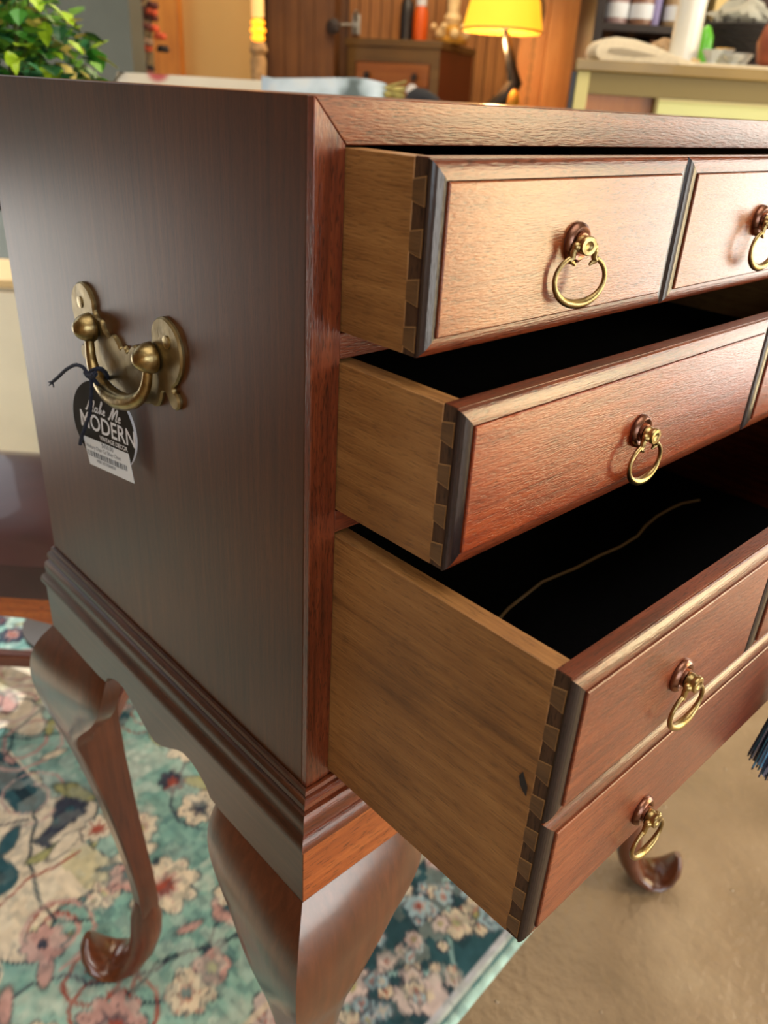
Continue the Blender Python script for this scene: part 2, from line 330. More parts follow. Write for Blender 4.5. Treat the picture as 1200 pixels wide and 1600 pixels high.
    pl=[(-.43,.52,.07),(-.3,.46,.03),(-.14,.42,.05),(-.2,.27,.035),(-.02,.5,.035),(-.05,.3,.03),(.05,.62,.04),(-.26,.9,.04),(-.55,.8,.06),(.12,.9,.05),(-.05,.75,.03),(.2,.45,.04),(-.3,.3,.045),(-.6,.3,.05)]
    for (x,y,r) in pl: flower(x,y,r,rg.choice([6,8,9,10]),rg.choice([cream,cream,pink]),rg.choice([rust,pink,navyc]),rg.choice([rust,olive,navyc]),rg.uniform(0,3))
    for k in range(95):
        x,y=rg.uniform(-.65,a1),rg.uniform(.22,1.35); flower(x,y,rg.uniform(.012,.03),rg.choice([5,6,8]),rg.choice([cream,pink,navyc,cream]),rg.choice([rust,pink,navyc]),rg.choice([rust,olive,teal]),rg.uniform(0,3))
    # border flowers
    pkc=c(206,190,190)
    for k in range(16): 
        p=[(a0+.1*k,.04+.1*(k%2)),(a0+.05+.1*k,.09),(a0+.1+.1*k,.04+.1*((k+1)%2))]; sausage(p,.003,c(140,180,184),None)
    for k in range(170):
        x=rg.uniform(-.4,a1); y=rg.uniform(.035,.178); big=rg.random()<.25
        flower(x,y,rg.uniform(.02,.032) if big else rg.uniform(.007,.014),rg.choice([5,6,7]),rg.choice([cream,pkc,c(150,180,196)]),rg.choice([pink,pkc,rust]),rg.choice([rust,cream,olive]),rg.uniform(0,3))
    put(soft(np.abs(Bv-.186)-.004),cream,.8)
    # end stripes and wear
    put(soft(Bv-.027),c(186,190,204)); put(soft(Bv-.02),c(206,220,220)); put(soft(np.abs(Bv-.0125)-.0015),c(60,120,128)); put(soft(Bv-.010),c(176,214,212))
    wear=(nz(.018,21)>.58)*nz(.1,22); put(wear,c(196,206,200),.4); put((nz(.0085,23)>.6)*nz(.06,24),teal,.4)
    col*=(.80+.36*nz(.0085,31)*1.0)[...,None]
    th=math.radians(5.2); ox,oy=.278,.043
    WX=ox+A*cos(th)-Bv*sin(th); WY=oy+A*sin(th)+Bv*cos(th); WZ=.0035+.0005*nz(.02,40)
    WZ[0,:]=WZ[-1,:]=0; WZ[:,0]=WZ[:,-1]=.0
    vs=np.stack([WX,WY,WZ],-1).reshape(-1,3); idx=np.arange((na+1)*(nb+1)).reshape(na+1,nb+1)
    q=np.stack([idx[:-1,:-1],idx[1:,:-1],idx[1:,1:],idx[:-1,1:]],-1).reshape(-1,4)
    me=bpy.data.meshes.new('rug'); me.vertices.add(len(vs)); me.vertices.foreach_set('co',vs.ravel())
    me.loops.add(q.size); me.loops.foreach_set('vertex_index',q.ravel().astype(np.int32)); me.polygons.add(len(q))
    me.polygons.foreach_set('loop_start',np.arange(0,q.size,4,dtype=np.int32)); me.update(calc_edges=True)
    ca=me.color_attributes.new('print','FLOAT_COLOR','POINT'); cc=np.ones((len(vs),4)); cc[:,:3]=np.clip(col.reshape(-1,3),0,1); ca.data.foreach_set('color',cc.ravel())
    m,N,L,P=mat('printed_rug'); at_=N.new('ShaderNodeAttribute'); at_.attribute_name='print'; L.new(at_.outputs['Color'],P.inputs['Base Color'])
    P.inputs['Roughness'].default_value=.9; P.inputs['Specular IOR Level'].default_value=.15
    tc=N.new('ShaderNodeTexCoord'); n=N.new('ShaderNodeTexNoise'); n.inputs['Scale'].default_value=900; L.new(tc.outputs['Object'],n.inputs['Vector']); b=N.new('ShaderNodeBump'); b.inputs['Strength'].default_value=.5; b.inputs['Distance'].default_value=.001; L.new(n.outputs['Fac'],b.inputs['Height']); L.new(b.outputs[0],P.inputs['Normal'])
    me.materials.append(m); o=bpy.data.objects.new('rug',me); C.objects.link(o)
    tag(o,'thin printed floral rug in aqua, teal and cream lying under the chest','rug')
make_rug()
# ------------------------------------------------------------------ the silver chest
CW,CD,S=1.62,.956,.0443
chest=thing('silver_chest','mahogany silver chest with three pulled-out drawers on a cabriole-leg stand','chest',X((CW/2,CD/2,-1)))
g=.0004
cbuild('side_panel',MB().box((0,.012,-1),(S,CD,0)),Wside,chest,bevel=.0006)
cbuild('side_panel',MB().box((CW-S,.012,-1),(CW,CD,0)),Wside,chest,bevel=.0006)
cbuild('top_panel',MB().box((S,.012,-.04),(CW-S,CD,0)),W['x'],chest)
cbuild('back_panel',MB().box((S,CD-.03,-1),(CW-S,CD-.001,-.04)),Wside,chest)
cbuild('bottom_panel',MB().box((S,.012,-1),(CW-S,CD-.03,-.975)),Wside,chest)
T=.0461
cbuild('stile',MB().prism([(0,-1),(S,-1),(S,-T),(0,0)],0,.012,ax=1),W['z'],chest,bevel=.0005)
cbuild('stile',MB().prism([(CW,-1),(CW-S,-1),(CW-S,-T),(CW,0)],0,.012,ax=1),W['z'],chest,bevel=.0005)
cbuild('top_rail',MB().prism([(.0006,0),(S+.0006,-T),(CW-S-.0006,-T),(CW-.0006,0)],0,.012,ax=1),Wrail,chest,bevel=.0005)
cbuild('top_rail',MB().box((S,.012,-T),(CW-S,.05,-.04)),W['x'],chest)
for z0,z1 in ((-.2845,-.2525),(-.5262,-.4938),(-1,-.9655)):
    cbuild('drawer_rail',MB().box((S,.0015,z0),(CW-S,.06,z1)),W['x'],chest,bevel=.0005)
def thumb(x0,x1,z0,z1,yb,w=.020,h=.009,st=.0035,mb=None):
    """thumbnail-moulded face: quarter round, fillet, raised field; returns edge mesh and field mesh"""
    N=7; prof=[(0,0)]+[(w*(1-cos(pi/2*k/N)),h*sin(pi/2*k/N)) for k in range(1,N+1)]
    e=MB(); n=len(prof)
    def rect(i,y): return [(x0+i,y,z0+i),(x1-i,y,z0+i),(x1-i,y,z1-i),(x0+i,y,z1-i)]
    rings=[rect(i,yb-d) for i,d in prof]
    # split: vertical members (material 0, dark) and horizontal members (material 1, mahogany)
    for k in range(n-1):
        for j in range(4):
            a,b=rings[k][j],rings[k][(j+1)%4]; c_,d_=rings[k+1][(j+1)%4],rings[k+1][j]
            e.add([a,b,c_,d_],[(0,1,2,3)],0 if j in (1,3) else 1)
    f=MB(); i0=w-.0005; 
    fr=[rect(w+.0012,yb-h+.001),rect(w+.0012,yb-h-st*.6),rect(w+.0026,yb-h-st*.93),rect(w+.006,yb-h-st)]
    f.loft(fr,True,True)
    gr=MB(); gr.loft([rect(w,yb-h),rect(w+.0012,yb-h+.001)],True,False)
    return e,f,gr
def ring_pull(x,z,yf,sw=0.0,ro=0.0):
    """rosette, post and drop ring; written in chest units, outward is -y"""
    m=MB()
    m.lathe([(.0235,0),(.0245,.002),(.0238,.006),(.0195,.0095),(.0150,.0085),(.0128,.006),(.0125,.012)],(x,yf,z),'y',28,1)
    m.lathe([(.0095,.004),(.0095,.012),(.0112,.014),(.0112,.018),(.0102,.0195),(.0102,.0225),(.0115,.024),(.0115,.028),(.0105,.0292),(.006,.0294),(.004,.0275)],(x,yf,z),'y',20,0)
    y=yf-.0205; py=z-.002
    for s in (-1,1):
        m.ball((x+s*.0125,y,py),.0062,12,8,0)
        pts=[(x+s*.0125,y,py),(x+s*.0165,y,py-.006),(x+s*.016,y,py-.012),(x+s*.019,y,py-.0165)]
        m.tube(pts,[.0048,.0042,.004,.0036],8,0)
        m.tube([(x+s*.019,y,py-.0165),(x+s*.014,y,py-.0185),(x+s*.0105,y,py-.0215)],[.0034,.003,.0016],8,0)
    pts=[];rad=[]; n=30; R=.0375
    for k in range(n+1):
        t=math.radians(118-(236+0)*k/n)    # from the upper left round the bottom to the upper right
        a=pi/2+math.radians(122-244*k/n)+pi
        px=R*sin(math.radians(-148+296*k/n)); pz=-.0385+R*.80*-cos(math.radians(-148+296*k/n))
        pts.append((x+px,y-.004*(1+cos(math.radians(-148+296*k/n)))*0,py+pz+.0000)); 
        bt=max(0,cos(math.radians(-148+296*k/n))); rad.append(.0031+.0030*bt**2)
    m.tube(pts,rad,10,0)
    if ro:
        c,s_=cos(ro),sin(ro)
        m.v=[(x+(p[0]-x)*c-(p[1]-yf)*s_,yf+(p[0]-x)*s_+(p[1]-yf)*c,p[2]) if p[1]<yf-.0125 else p for p in m.v]
    if sw:
        c,s_=cos(sw),sin(sw); m.v=[(x+(p[0]-x)*c-(p[2]-z)*s_,p[1],z+(p[0]-x)*s_+(p[2]-z)*c) if p[1]<yf-.0125 else p for p in m.v]
    return m
gapm=plain('pale_glue_line',srgb(150,114,70),.7)
def drawer(e,z1,z0,faces,pulls,ntails,label,face=Wface,tops=None):
    d=sub('drawer',chest,X((CW/2,-e,z0))-origin(chest)); d['label']=label
    x0,x1=S+.0008,CW-S-.0008; yb=CD-.06-e
    th=.028; tl=.017; bt=.020
    for xa,xb in ((x0,x0+th),(x1-th,x1)):
        cbuild('drawer_side',MB().box((xa,-e,z0),(xb,yb,z1)),Wbox,d,bevel=.0004)
    cbuild('drawer_back',MB().box((x0+th,yb-.025,z0+.01),(x1-th,yb,z1-.004)),felt,d)
    cbuild('drawer_bottom',MB().box((x0+th,-e,z0+.014),(x1-th,yb-.025,z0+.03)),felt,d)
    cbuild('felt_lining',MB().box((x0+th,-e+.0,z0+.03),(x0+th+.004,yb-.03,z1-.008)),felt,d)
    yf=-e-bt
    cbuild('front_board',MB().box((x0+.0012,yf,z0),(x1-.0012,-e,z1)),[Wend],d)
    cbuild('front_top_strip',MB().box((x0+.002,yf-.0002,z1-.003),(x1-.002,-e-.0002,z1+.0008)),W['x'],d)
    H=z1-z0; pit=H/ntails
    for k in range(ntails):
        c=z1-pit*(k+.62); hw=pit*.27; xo=x0-.0002
        cbuild('dovetail_gap',MB().prism([(-e+.0002,c-hw*.72-.0014),(-e+.0002,c+hw*.72+.0014),(-e-tl-.0012,c+hw+.0014),(-e-tl-.0012,c-hw-.0014)],xo+.0006,x0+.006,ax=0),gapm,d,smooth=0)
        cbuild('dovetail',MB().prism([(-e+.0004,c-hw*.72),(-e+.0004,c+hw*.72),(-e-tl,c+hw),(-e-tl,c-hw)],xo,x0+.006,ax=0),Wtail,d,smooth=0,bevel=.0002)
    for (fa,fb,za,zb) in faces:
        em,fm,gm=thumb(fa,fb,za,zb,yf-.0002)
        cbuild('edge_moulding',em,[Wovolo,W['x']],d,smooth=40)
        gm.v=list(gm.v); cbuild('raised_field',fm,face,d,smooth=30)
        cbuild('sunk_fillet',gm,Wovolo,d,smooth=0)  # shadow in the step is put into the fillet's dark colour
    for (px,pz,sw,ro) in pulls: cbuild('ring_pull',ring_pull(px,pz,yf-.0125,sw,ro),[brass,copper],d,smooth=45)
    return d
e1,e2,e3=.105,.174,.368
xl,xr=S,CW-S; c3=(xr-xl)/3; c2=(xr-xl)/2; G=.0012
z1a,z1b=-.0485,-.2500; z2a,z2b=-.2885,-.4905; z3a,z3b=-.5300,-.9630; zm=-.7445
drawer(e1,z1a,z1b,[(xl+c3*i+G*(i>0),xl+c3*(i+1)-G*(i<2),z1b,z1a) for i in range(3)],[(xl+c3*(i+.5),-.143,.0,(-.32,-.1,.05)[i]) for i in range(3)],4,'shallow top drawer with three framed faces, pulled out least')
drawer(e2,z2a,z2b,[(xl+c2*i+G*(i>0),xl+c2*(i+1)-G*(i<1),z2b,z2a) for i in range(2)],[(xl+c2*(i+.5),-.397,-.02,-.05) for i in range(2)],4,'middle drawer with two framed faces, pulled half out',face=Wmid)
drawer(e3,z3a,z3b,[(xl+c3*i+G*(i>0),xl+c3*(i+1)-G*(i<2),zm+G,z3a) for i in range(3)]+[(xl,xr,z3b,zm-G)],
   [(xl+c3*(i+.5),-.645,.02,-.05) for i in range(3)]+[(xl+c3*.5,-.893,.0,-.05),(xl+c3*2.5,-.893,0,0)],8,'deep bottom drawer lined with black felt, pulled out farthest',face=Wlow)
darkink=plain('dark_ink_stain',srgb(36,30,28),.7)
def pu2(px,py):
    v=fw+R_*((px-600)/1245.2)+U_*((800-py)/1245.2); c=Vector((-.5706,-.7201,.0030)); return c+v*((S-c.x)/v.x)
# tan seam across the felt floor of the deep drawer
dr3=[o for o in chest.children if o.name.startswith('drawer') and abs(o['label'].find('deep'))==0][0] if False else [o for o in chest.children if o.get('label','').startswith('deep')][0]
sp=[(.40,.03),(.5173,.063),(.6,.085),(.74,.104),(.85,.092),(.943,.090),(1.02,.083),(1.105,.086),(1.17,.102),(1.242,.112),(1.32,.113),(1.371,.1096),(1.43,.09)]
m=MB(); m.tube([(x,y,-.9325) for x,y in sp],.0035,8); cbuild('felt_seam',m,seam,dr3)
m=MB(); m.prism([(q.y,q.z) for q in [pu2(811,1212),pu2(817,1206),pu2(820,1216),pu2(824,1230),pu2(822,1244),pu2(817,1236),pu2(813,1226)]],S+.0003,S-.0004,ax=0); cbuild('ink_scuff',m,darkink,dr3,smooth=0)
mm_=MB().box((xr-.034,-.33,z3b+.028),(xr-.0288,.5,z3a-.01)); cbuild('inner_side',mm_,W['y'],dr3)
# ------------------------------------------------------------------ bail handle on the side
hy=.478
half=[(0,-.376),(.012,-.384),(.02,-.375),(.035,-.366),(.05,-.372),(.066,-.366),(.074,-.352),(.088,-.349),(.098,-.342),(.099,-.325),(.112,-.308),(.135,-.300),(.160,-.307),(.177,-.323),(.184,-.345),(.180,-.370),(.166,-.392),(.154,-.402),
 (.153,-.409),(.162,-.412),(.168,-.422),(.165,-.433),(.154,-.439),(.142,-.434),(.135,-.424),(.128,-.418),(.118,-.421),(.112,-.434),(.103,-.446),(.09,-.452),(.075,-.452),(.06,-.456),(.05,-.458),(.04,-.459),(.03,-.46),(.02,-.46)]
outl=[(hy-a,b) for a,b in half]+[(hy+a,b) for a,b in half[::-1][:-1]]+[]
def catmull(P,k=4):
    out=[]; n=len(P)
    for i in range(n):
        p0,p1,p2,p3=P[i-1],P[i],P[(i+1)%n],P[(i+2)%n]
        for j in range(k):
            t=j/k; out.append(tuple(.5*(2*p1[q]+(p2[q]-p0[q])*t+(2*p0[q]-5*p1[q]+4*p2[q]-p3[q])*t*t+(3*p1[q]-p0[q]-3*p2[q]+p3[q])*t**3) for q in (0,1)))
    return out
outl=catmull([q for i,q in enumerate(outl) if math.dist(q,outl[i-1])>.002])
def plate(poly,x0,x1,ins=.0028):
    c=[sum(p[0] for p in poly)/len(poly),sum(p[1] for p in poly)/len(poly)]; n=len(poly); inner=[]
    for i in range(n):
        a,b=Vector(poly[i-1]),Vector(poly[(i+1)%n]); t=(b-a).normalized(); nn=Vector((-t.y,t.x)); p=Vector(poly[i])
        inner.append(p+nn*ins)
    # choose inward side
    def area_(q): return abs(sum(q[i][0]*q[(i+1)%n][1]-q[(i+1)%n][0]*q[i][1] for i in range(n)))
    if area_(inner)>area_(poly):
        inner=[Vector(poly[i])*2-inner[i] for i in range(n)]
    bm=bmesh.new()
    rings=[[(x0,p[0],p[1]) for p in poly],[(x0+(x1-x0)*.55,p[0],p[1]) for p in poly],[(x1,p[0],p[1]) for p in inner]]
    return MB().loft(rings,True,True)
root_h=sub('carrying_handle',chest,X((0,hy,-.40))-origin(chest)); root_h['label']='antique brass bail handle on a scrolled plate'
cbuild('back_plate',plate(outl,-.0002,-.0075),dbrass,root_h,smooth=40)
for s in (-1,1):
    m=MB(); m.lathe([(.010,.006),(.010,.0088),(.006,.0095)],(0,hy+s*.145,-.335),'x',16); cbuild('screw',m,brass,root_h)
    m=MB(); m.lathe([(.016,.004),(.016,.009),(.0225,.0095),(.0242,.0115),(.0240,.017),(.0218,.025),(.0178,.033),(.012,.039),(.006,.0422),(.0015,.043)],(0,hy+s*.103,-.368),'x',22); cbuild('post_knob',m,brass,root_h,smooth=50)
pts=[];rad=[];bx=-.0175
for k in range(33):
    t=pi*k/32; yy=hy+.100*cos(t)*(1-.10*sin(t)**4); zz=-.372-.088*sin(t)**.62 if 0<k<32 else -.366
    pts.append((bx-.012*sin(t),yy,zz)); rad.append(.0078+.0078*sin(t)**2)
m=MB(); m.tube(pts,rad,14); cbuild('bail',m,brass,root_h,smooth=60)
# ------------------------------------------------------------------ price tag and cord
tg=thing('price_tag','round black card price tag with white label, tied to the brass side handle','tag',X((-.03,.522,-.54)))
a_=math.radians(12.5); tc_=Vector((-.030,.531,-.527)); ex=Vector((sin(a_),-cos(a_),0)).normalized(); rr_=math.radians(-2)   # ex points right as seen, ez up
ex=(ex*cos(rr_)+Vector((0,0,1))*sin(rr_)); nz_=Vector((-cos(a_),-sin(a_),0)); ez=nz_.cross(ex)*-1
if ez.z<0: ez=-ez
def TP(x,y,h=0): p=tc_+ex*x+ez*y+nz_*h; return (p.x,p.y,p.z)
m=MB(); n=48; r=.081
m.loft([[TP(r*cos(2*pi*i/n),r*sin(2*pi*i/n),h) for i in range(n)] for h in (-.0022,.0025)],True,True); cbuild('tag_disc',m,ink,tg,smooth=30)
m=MB(); m.loft([[TP((r+.0002*q[1])*cos(2*pi*i/n)*q[2],(r)*sin(2*pi*i/n)*q[2],q[0]) for i in range(n)] for q in ((-.0024,0,1.003),(.0024,0,1.005))],True,False); cbuild('tag_rim',m,white,tg)
# white price label stuck across the lower half
lab=[(-.056,-.022),(.060,-.022),(.066,-.072),(-.047,-.072)]
lab=[(-.058,-.033),(.062,-.030),(.072,-.083),(-.046,-.085)]
m=MB(); m.loft([[TP(x,y,h) for x,y in lab] for h in (.0027,.0036)],True,True); cbuild('price_label',m,paper,tg,smooth=0)
def text_mesh(body,size,x,y,h,xs=1,shear=0,off=0,align='LEFT',rot=0):
    cu=bpy.data.curves.new('t','FONT'); cu.body=body; cu.size=size; cu.shear=shear; cu.offset=off; cu.align_x=align; cu.resolution_u=3
    o=bpy.data.objects.new('t',cu); C.objects.link(o); dg=bpy.context.evaluated_depsgraph_get(); me=bpy.data.meshes.new_from_object(o.evaluated_get(dg))
    mb=MB(); c,s_=cos(rot),sin(rot)
    mb.add([TP(x+(v.co.x*xs)*c-v.co.y*s_,y+(v.co.x*xs)*s_+v.co.y*c,h) for v in me.vertices],[tuple(p.vertices) for p in me.polygons])
    bpy.data.objects.remove(o); bpy.data.curves.remove(cu); bpy.data.meshes.remove(me); return mb
cbuild('lettering',text_mesh('MODERN',.043,-.062,-.0135,.0030,xs=.80,off=.0006),white,tg,smooth=0)
cbuild('lettering',text_mesh('VINTAGE DECOR',.0115,-.010,-.0260,.0042,xs=.80,off=.0002),white,tg,smooth=0)
# hand-lettered script, drawn as pen strokes
def stroke(pts,wd,h=.0032):
    mb=MB(); L_=[]
    for i,(x,y) in enumerate(pts):
        a=pts[max(i-1,0)]; b=pts[min(i+1,len(pts)-1)]; t=Vector((b[0]-a[0],b[1]-a[1])).normalized(); nn=Vector((-t.y,t.x))*wd
        L_.append((TP(x+nn.x,y+nn.y,h),TP(x-nn.x,y-nn.y,h)))
    mb.add([p for q in L_ for p in q],[(2*i,2*i+1,2*i+3,2*i+2) for i in range(len(L_)-1)]); return mb
def curve(ctrl,k=5):
    out=[]
    P=[ctrl[0]]+ctrl+[ctrl[-1]]
    for i in range(1,len(P)-2):
        for j in range(k):
            t=j/k; p0,p1,p2,p3=P[i-1],P[i],P[i+1],P[i+2]
            out.append(tuple(.5*((2*p1[q])+(-p0[q]+p2[q])*t+(2*p0[q]-5*p1[q]+4*p2[q]-p3[q])*t*t+(-p0[q]+3*p1[q]-3*p2[q]+p3[q])*t**3) for q in (0,1)))
    return out+[ctrl[-1]]
Mk=[(0,.1),(.15,0),(.55,1.3),(.7,1.5),(.62,.9),(.55,.05),(.9,.9),(1.2,1.25),(1.15,.6),(1.1,.05),(1.3,.1)]
ak=[(1.75,.55),(1.5,.5),(1.45,.1),(1.7,.1),(1.85,.6),(1.8,.1),(2.0,.1)]; kk=[(2.05,.1),(2.4,1.2),(2.3,1.4),(2.15,.05),(2.45,.55),(2.4,.3),(2.6,.05)]; ee=[(2.7,.3),(2.95,.4),(2.85,.6),(2.7,.3),(2.8,.05),(3.05,.15)]
me2=[(.0,.3),(.25,.4),(.15,.6),(0,.3),(.1,.05),(.35,.15)]
mb=MB(); sx=.0165; 
def addst(pts,ox,oy,s): 
    q=stroke([(ox+x*s+.25*y*s,oy+y*s) for x,y in curve(pts)],.0015); mb.add(q.v,q.f)
for st in (Mk,ak,kk,ee): addst(st,-.043,.022,.0165)
for st in (Mk,): addst(st,.016,.0205,.0175)
addst(me2,.041,.0205,.0175)
cbuild('lettering',mb,white,tg,smooth=0)
cbuild('price_text',text_mesh('$450.00',.012,-.008,-.0405,.0040,xs=.8,rot=.02),greytxt,tg,smooth=0)
cbuild('price_text',text_mesh('Hickory Chair Co Silver Chest',.0105,-.050,-.0515,.0040,xs=.70,rot=.02),greytxt,tg,smooth=0)
mb=MB(); rb=random.Random(4); x=-.047
while x<.060:
    wv=rb.choice([.001,.0018,.0028]); sk=.02*x
    mb.add([TP(x,-.066+sk,.0040),TP(x+wv,-.066+sk,.0040),TP(x+wv-.001,-.0555+sk,.0040),TP(x-.001,-.0555+sk,.0040)],[(0,1,2,3)]); x+=wv+rb.choice([.0008,.0012,.0018,.003])
cbuild('barcode',mb,greytxt,tg,smooth=0)
cbuild('price_text',text_mesh('10000 2472503800030',.0085,-.026,-.0745,.0040,xs=.66,rot=.02),greytxt,tg,smooth=0)
def cord(pts,r,name='cord'):
    P=[]; 
    for i in range(len(pts)-1):
        for k in range(6): P.append(Vector(pts[i]).lerp(Vector(pts[i+1]),k/6))
    P.append(Vector(pts[-1])); 
    for _ in range(4): P=[P[0]]+[(P[i-1]+P[i]*2+P[i+1])/4 for i in range(1,len(P)-1)]+[P[-1]]
    mb=MB(); mb.tube(P,r,8)
    # lay of the cord: two thin strands wound round it
    for ph in (0,pi):
        Q=[]
        for i,p in enumerate(P):
            t=(P[min(i+1,len(P)-1)]-P[max(i-1,0)]).normalized(); a=t.cross(Vector((1,0,.1))).normalized(); b=t.cross(a); an=i*1.3+ph
            Q.append(p+a*r*.55*cos(an)+b*r*.55*sin(an))
        mb.tube(Q,r*.7,6)
    return cbuild(name,mb,navy,tg,smooth=50)
def pu(px,py,x):            # chest-unit point under a pixel on the plane x = const
    v=fw+R_*((px-600)/1245.2)+U_*((800-py)/1245.2); c=Vector((-.5706,-.7201,.0030)); t=(x-c.x)/v.x; return c+v*t
kx=-.052
cord([pu(80,598,-.045),pu(90,590,-.046),pu(103,577,-.05),pu(118,569,-.052),pu(130,573,-.052),pu(137,584,-.05),pu(145,586,-.046)],.0028)
for dx,dy in ((-5,5),(2,8),(-6,0)): cord([pu(82,597,-.045),pu(82+dx,597+dy,-.045)],.0012)
cord([pu(136,586,-.044),pu(146,578,-.044),pu(156,575,-.040),pu(165,582,-.024),pu(168,590,-.012),pu(160,596,-.008)],.0036)
cord([pu(140,586,-.046),pu(143,594,-.05),pu(142,625,-.052),pu(141,645,-.052),pu(134,665,-.052),pu(128,680,-.052),pu(125,694,-.05)],.0030)
cord([pu(134,582,-.05),pu(140,589,-.052),pu(149,584,-.050)],.0045,'knot')
cord([pu(145,590,-.046),pu(150,598,-.043),pu(155,603,-.036)],.003)
# ------------------------------------------------------------------ stand
stand=thing('chest_stand','mahogany stand with moulded rim, shaped apron and four scroll-footed cabriole legs','stand',X((CW/2,CD/2,-2.55)))
mp=[(-.03,-.972),(.006,-.974),(.0075,-.981),(.004,-.984),(.010,-.986),(.0145,-.992),(.0155,-1.000),(.013,-1.006),(.011,-1.008),(.0165,-1.011),(.021,-1.018),(.0225,-1.030),(.021,-1.040),(.0225,-1.046),(.029,-1.052),(.0325,-1.061),(.0325,-1.070),(.029,-1.077),(.025,-1.079),(-.03,-1.079)]
mp=[(max(o,.0004) if i in(0,) else o,z) for i,(o,z) in enumerate(mp)]
mp[0]=(.0004,-.972); mp[-1]=(-.04,-1.079); mp.insert(1,(.0004,-.973)); mp=mp+[(-.04,-1.0005),(.0004,-1.0005)]
def frame(prof,mats,name,a=None):
    m=MB(); cor=[(0,0,-1,-1),(CW,0,1,-1),(CW,CD,1,1),(0,CD,-1,1)]
    n=len(prof)
    rings=[[(cx+sx*o,cy+sy*o,z) for o,z in prof] for cx,cy,sx,sy in cor]
    for k in range(4):
        A_,B_=rings[k],rings[(k+1)%4]
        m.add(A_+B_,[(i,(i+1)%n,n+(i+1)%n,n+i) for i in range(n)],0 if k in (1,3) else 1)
    return cbuild(name,m,mats,stand,smooth=28)
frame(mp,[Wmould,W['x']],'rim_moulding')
def apron(L_,n,dep):
    """lower outline along a rail of length L_, from corner block to corner block"""
    pts=[(0,-1.2),(.25,-1.2),(.272,-1.195),(.285,-1.175),(.305,-1.158),(.33,-1.150),(.357,-1.152),(.38,-1.162),(.405,-1.178),(.44,-1.198),(.455,-1.205)]
    k=L_/2-.478; top=[(p[0]+(k if p[0]>.26 else 0)*(1 if p[0]>.3 else .6),p[1]) for p in pts]+[(L_/2,-1.212)]
    return top+[(L_-x,z) for x,z in top[::-1][1:]]
o_=.025
ap=apron(CD+2*o_,0,0); poly=[(y-o_,z) for y,z in ap]+[(CD+o_,-1.078),(-o_,-1.078)]
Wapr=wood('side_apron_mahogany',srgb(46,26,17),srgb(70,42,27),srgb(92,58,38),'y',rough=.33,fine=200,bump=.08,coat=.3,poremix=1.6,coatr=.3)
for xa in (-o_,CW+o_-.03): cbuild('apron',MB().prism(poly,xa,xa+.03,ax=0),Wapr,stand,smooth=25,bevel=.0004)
ap=apron(CW+2*o_,0,0); poly=[(min(max(y-o_,-o_+.0005),CW+o_-.0005),z) for y,z in ap]+[(CW+o_-.0005,-1.078),(-o_+.0005,-1.078)]
poly=[(max(min(y_,CW+o_-.0302),-o_+.0302) if False else y_,z_) for y_,z_ in poly]
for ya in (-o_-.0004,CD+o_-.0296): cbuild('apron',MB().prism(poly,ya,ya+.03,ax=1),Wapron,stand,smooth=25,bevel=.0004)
def interp(tab,z):
    for (a,va),(b,vb) in zip(tab[:-1],tab[1:]):
        if a>=z>=b:
            t=(a-z)/(a-b); return va+(vb-va)*t
    return tab[-1][1] if z<tab[-1][0] else tab[0][1]
OUT=[(-1.2,.0255),(-1.215,.036),(-1.24,.054),(-1.27,.068),(-1.31,.079),(-1.36,.083),(-1.41,.078),(-1.47,.066),(-1.55,.044),(-1.65,.022),(-1.8,-.005),(-1.95,-.026),(-2.1,-.044),(-2.2,-.050),(-2.32,-.052)]
SQ=[(-1.2,.15),(-1.3,.165),(-1.4,.155),(-1.5,.128),(-1.62,.102),(-1.8,.078),(-1.95,.066),(-2.1,.058),(-2.2,.056),(-2.27,.052),(-2.34,.02)]
EAR=[(-1.2,.250),(-1.24,.256),(-1.28,.252),(-1.32,.232),(-1.36,.20),(-1.40,.16),(-1.45,.11),(-1.52,.07),(-1.62,.03),(-2.4,.0)]
def smooth_tab(tab,zs):
    v=[interp(tab,z) for z in zs]
    for _ in range(3): v=[v[0]]+[(v[i-1]+2*v[i]+v[i+1])/4 for i in range(1,len(v)-1)]+[v[-1]]
    return v
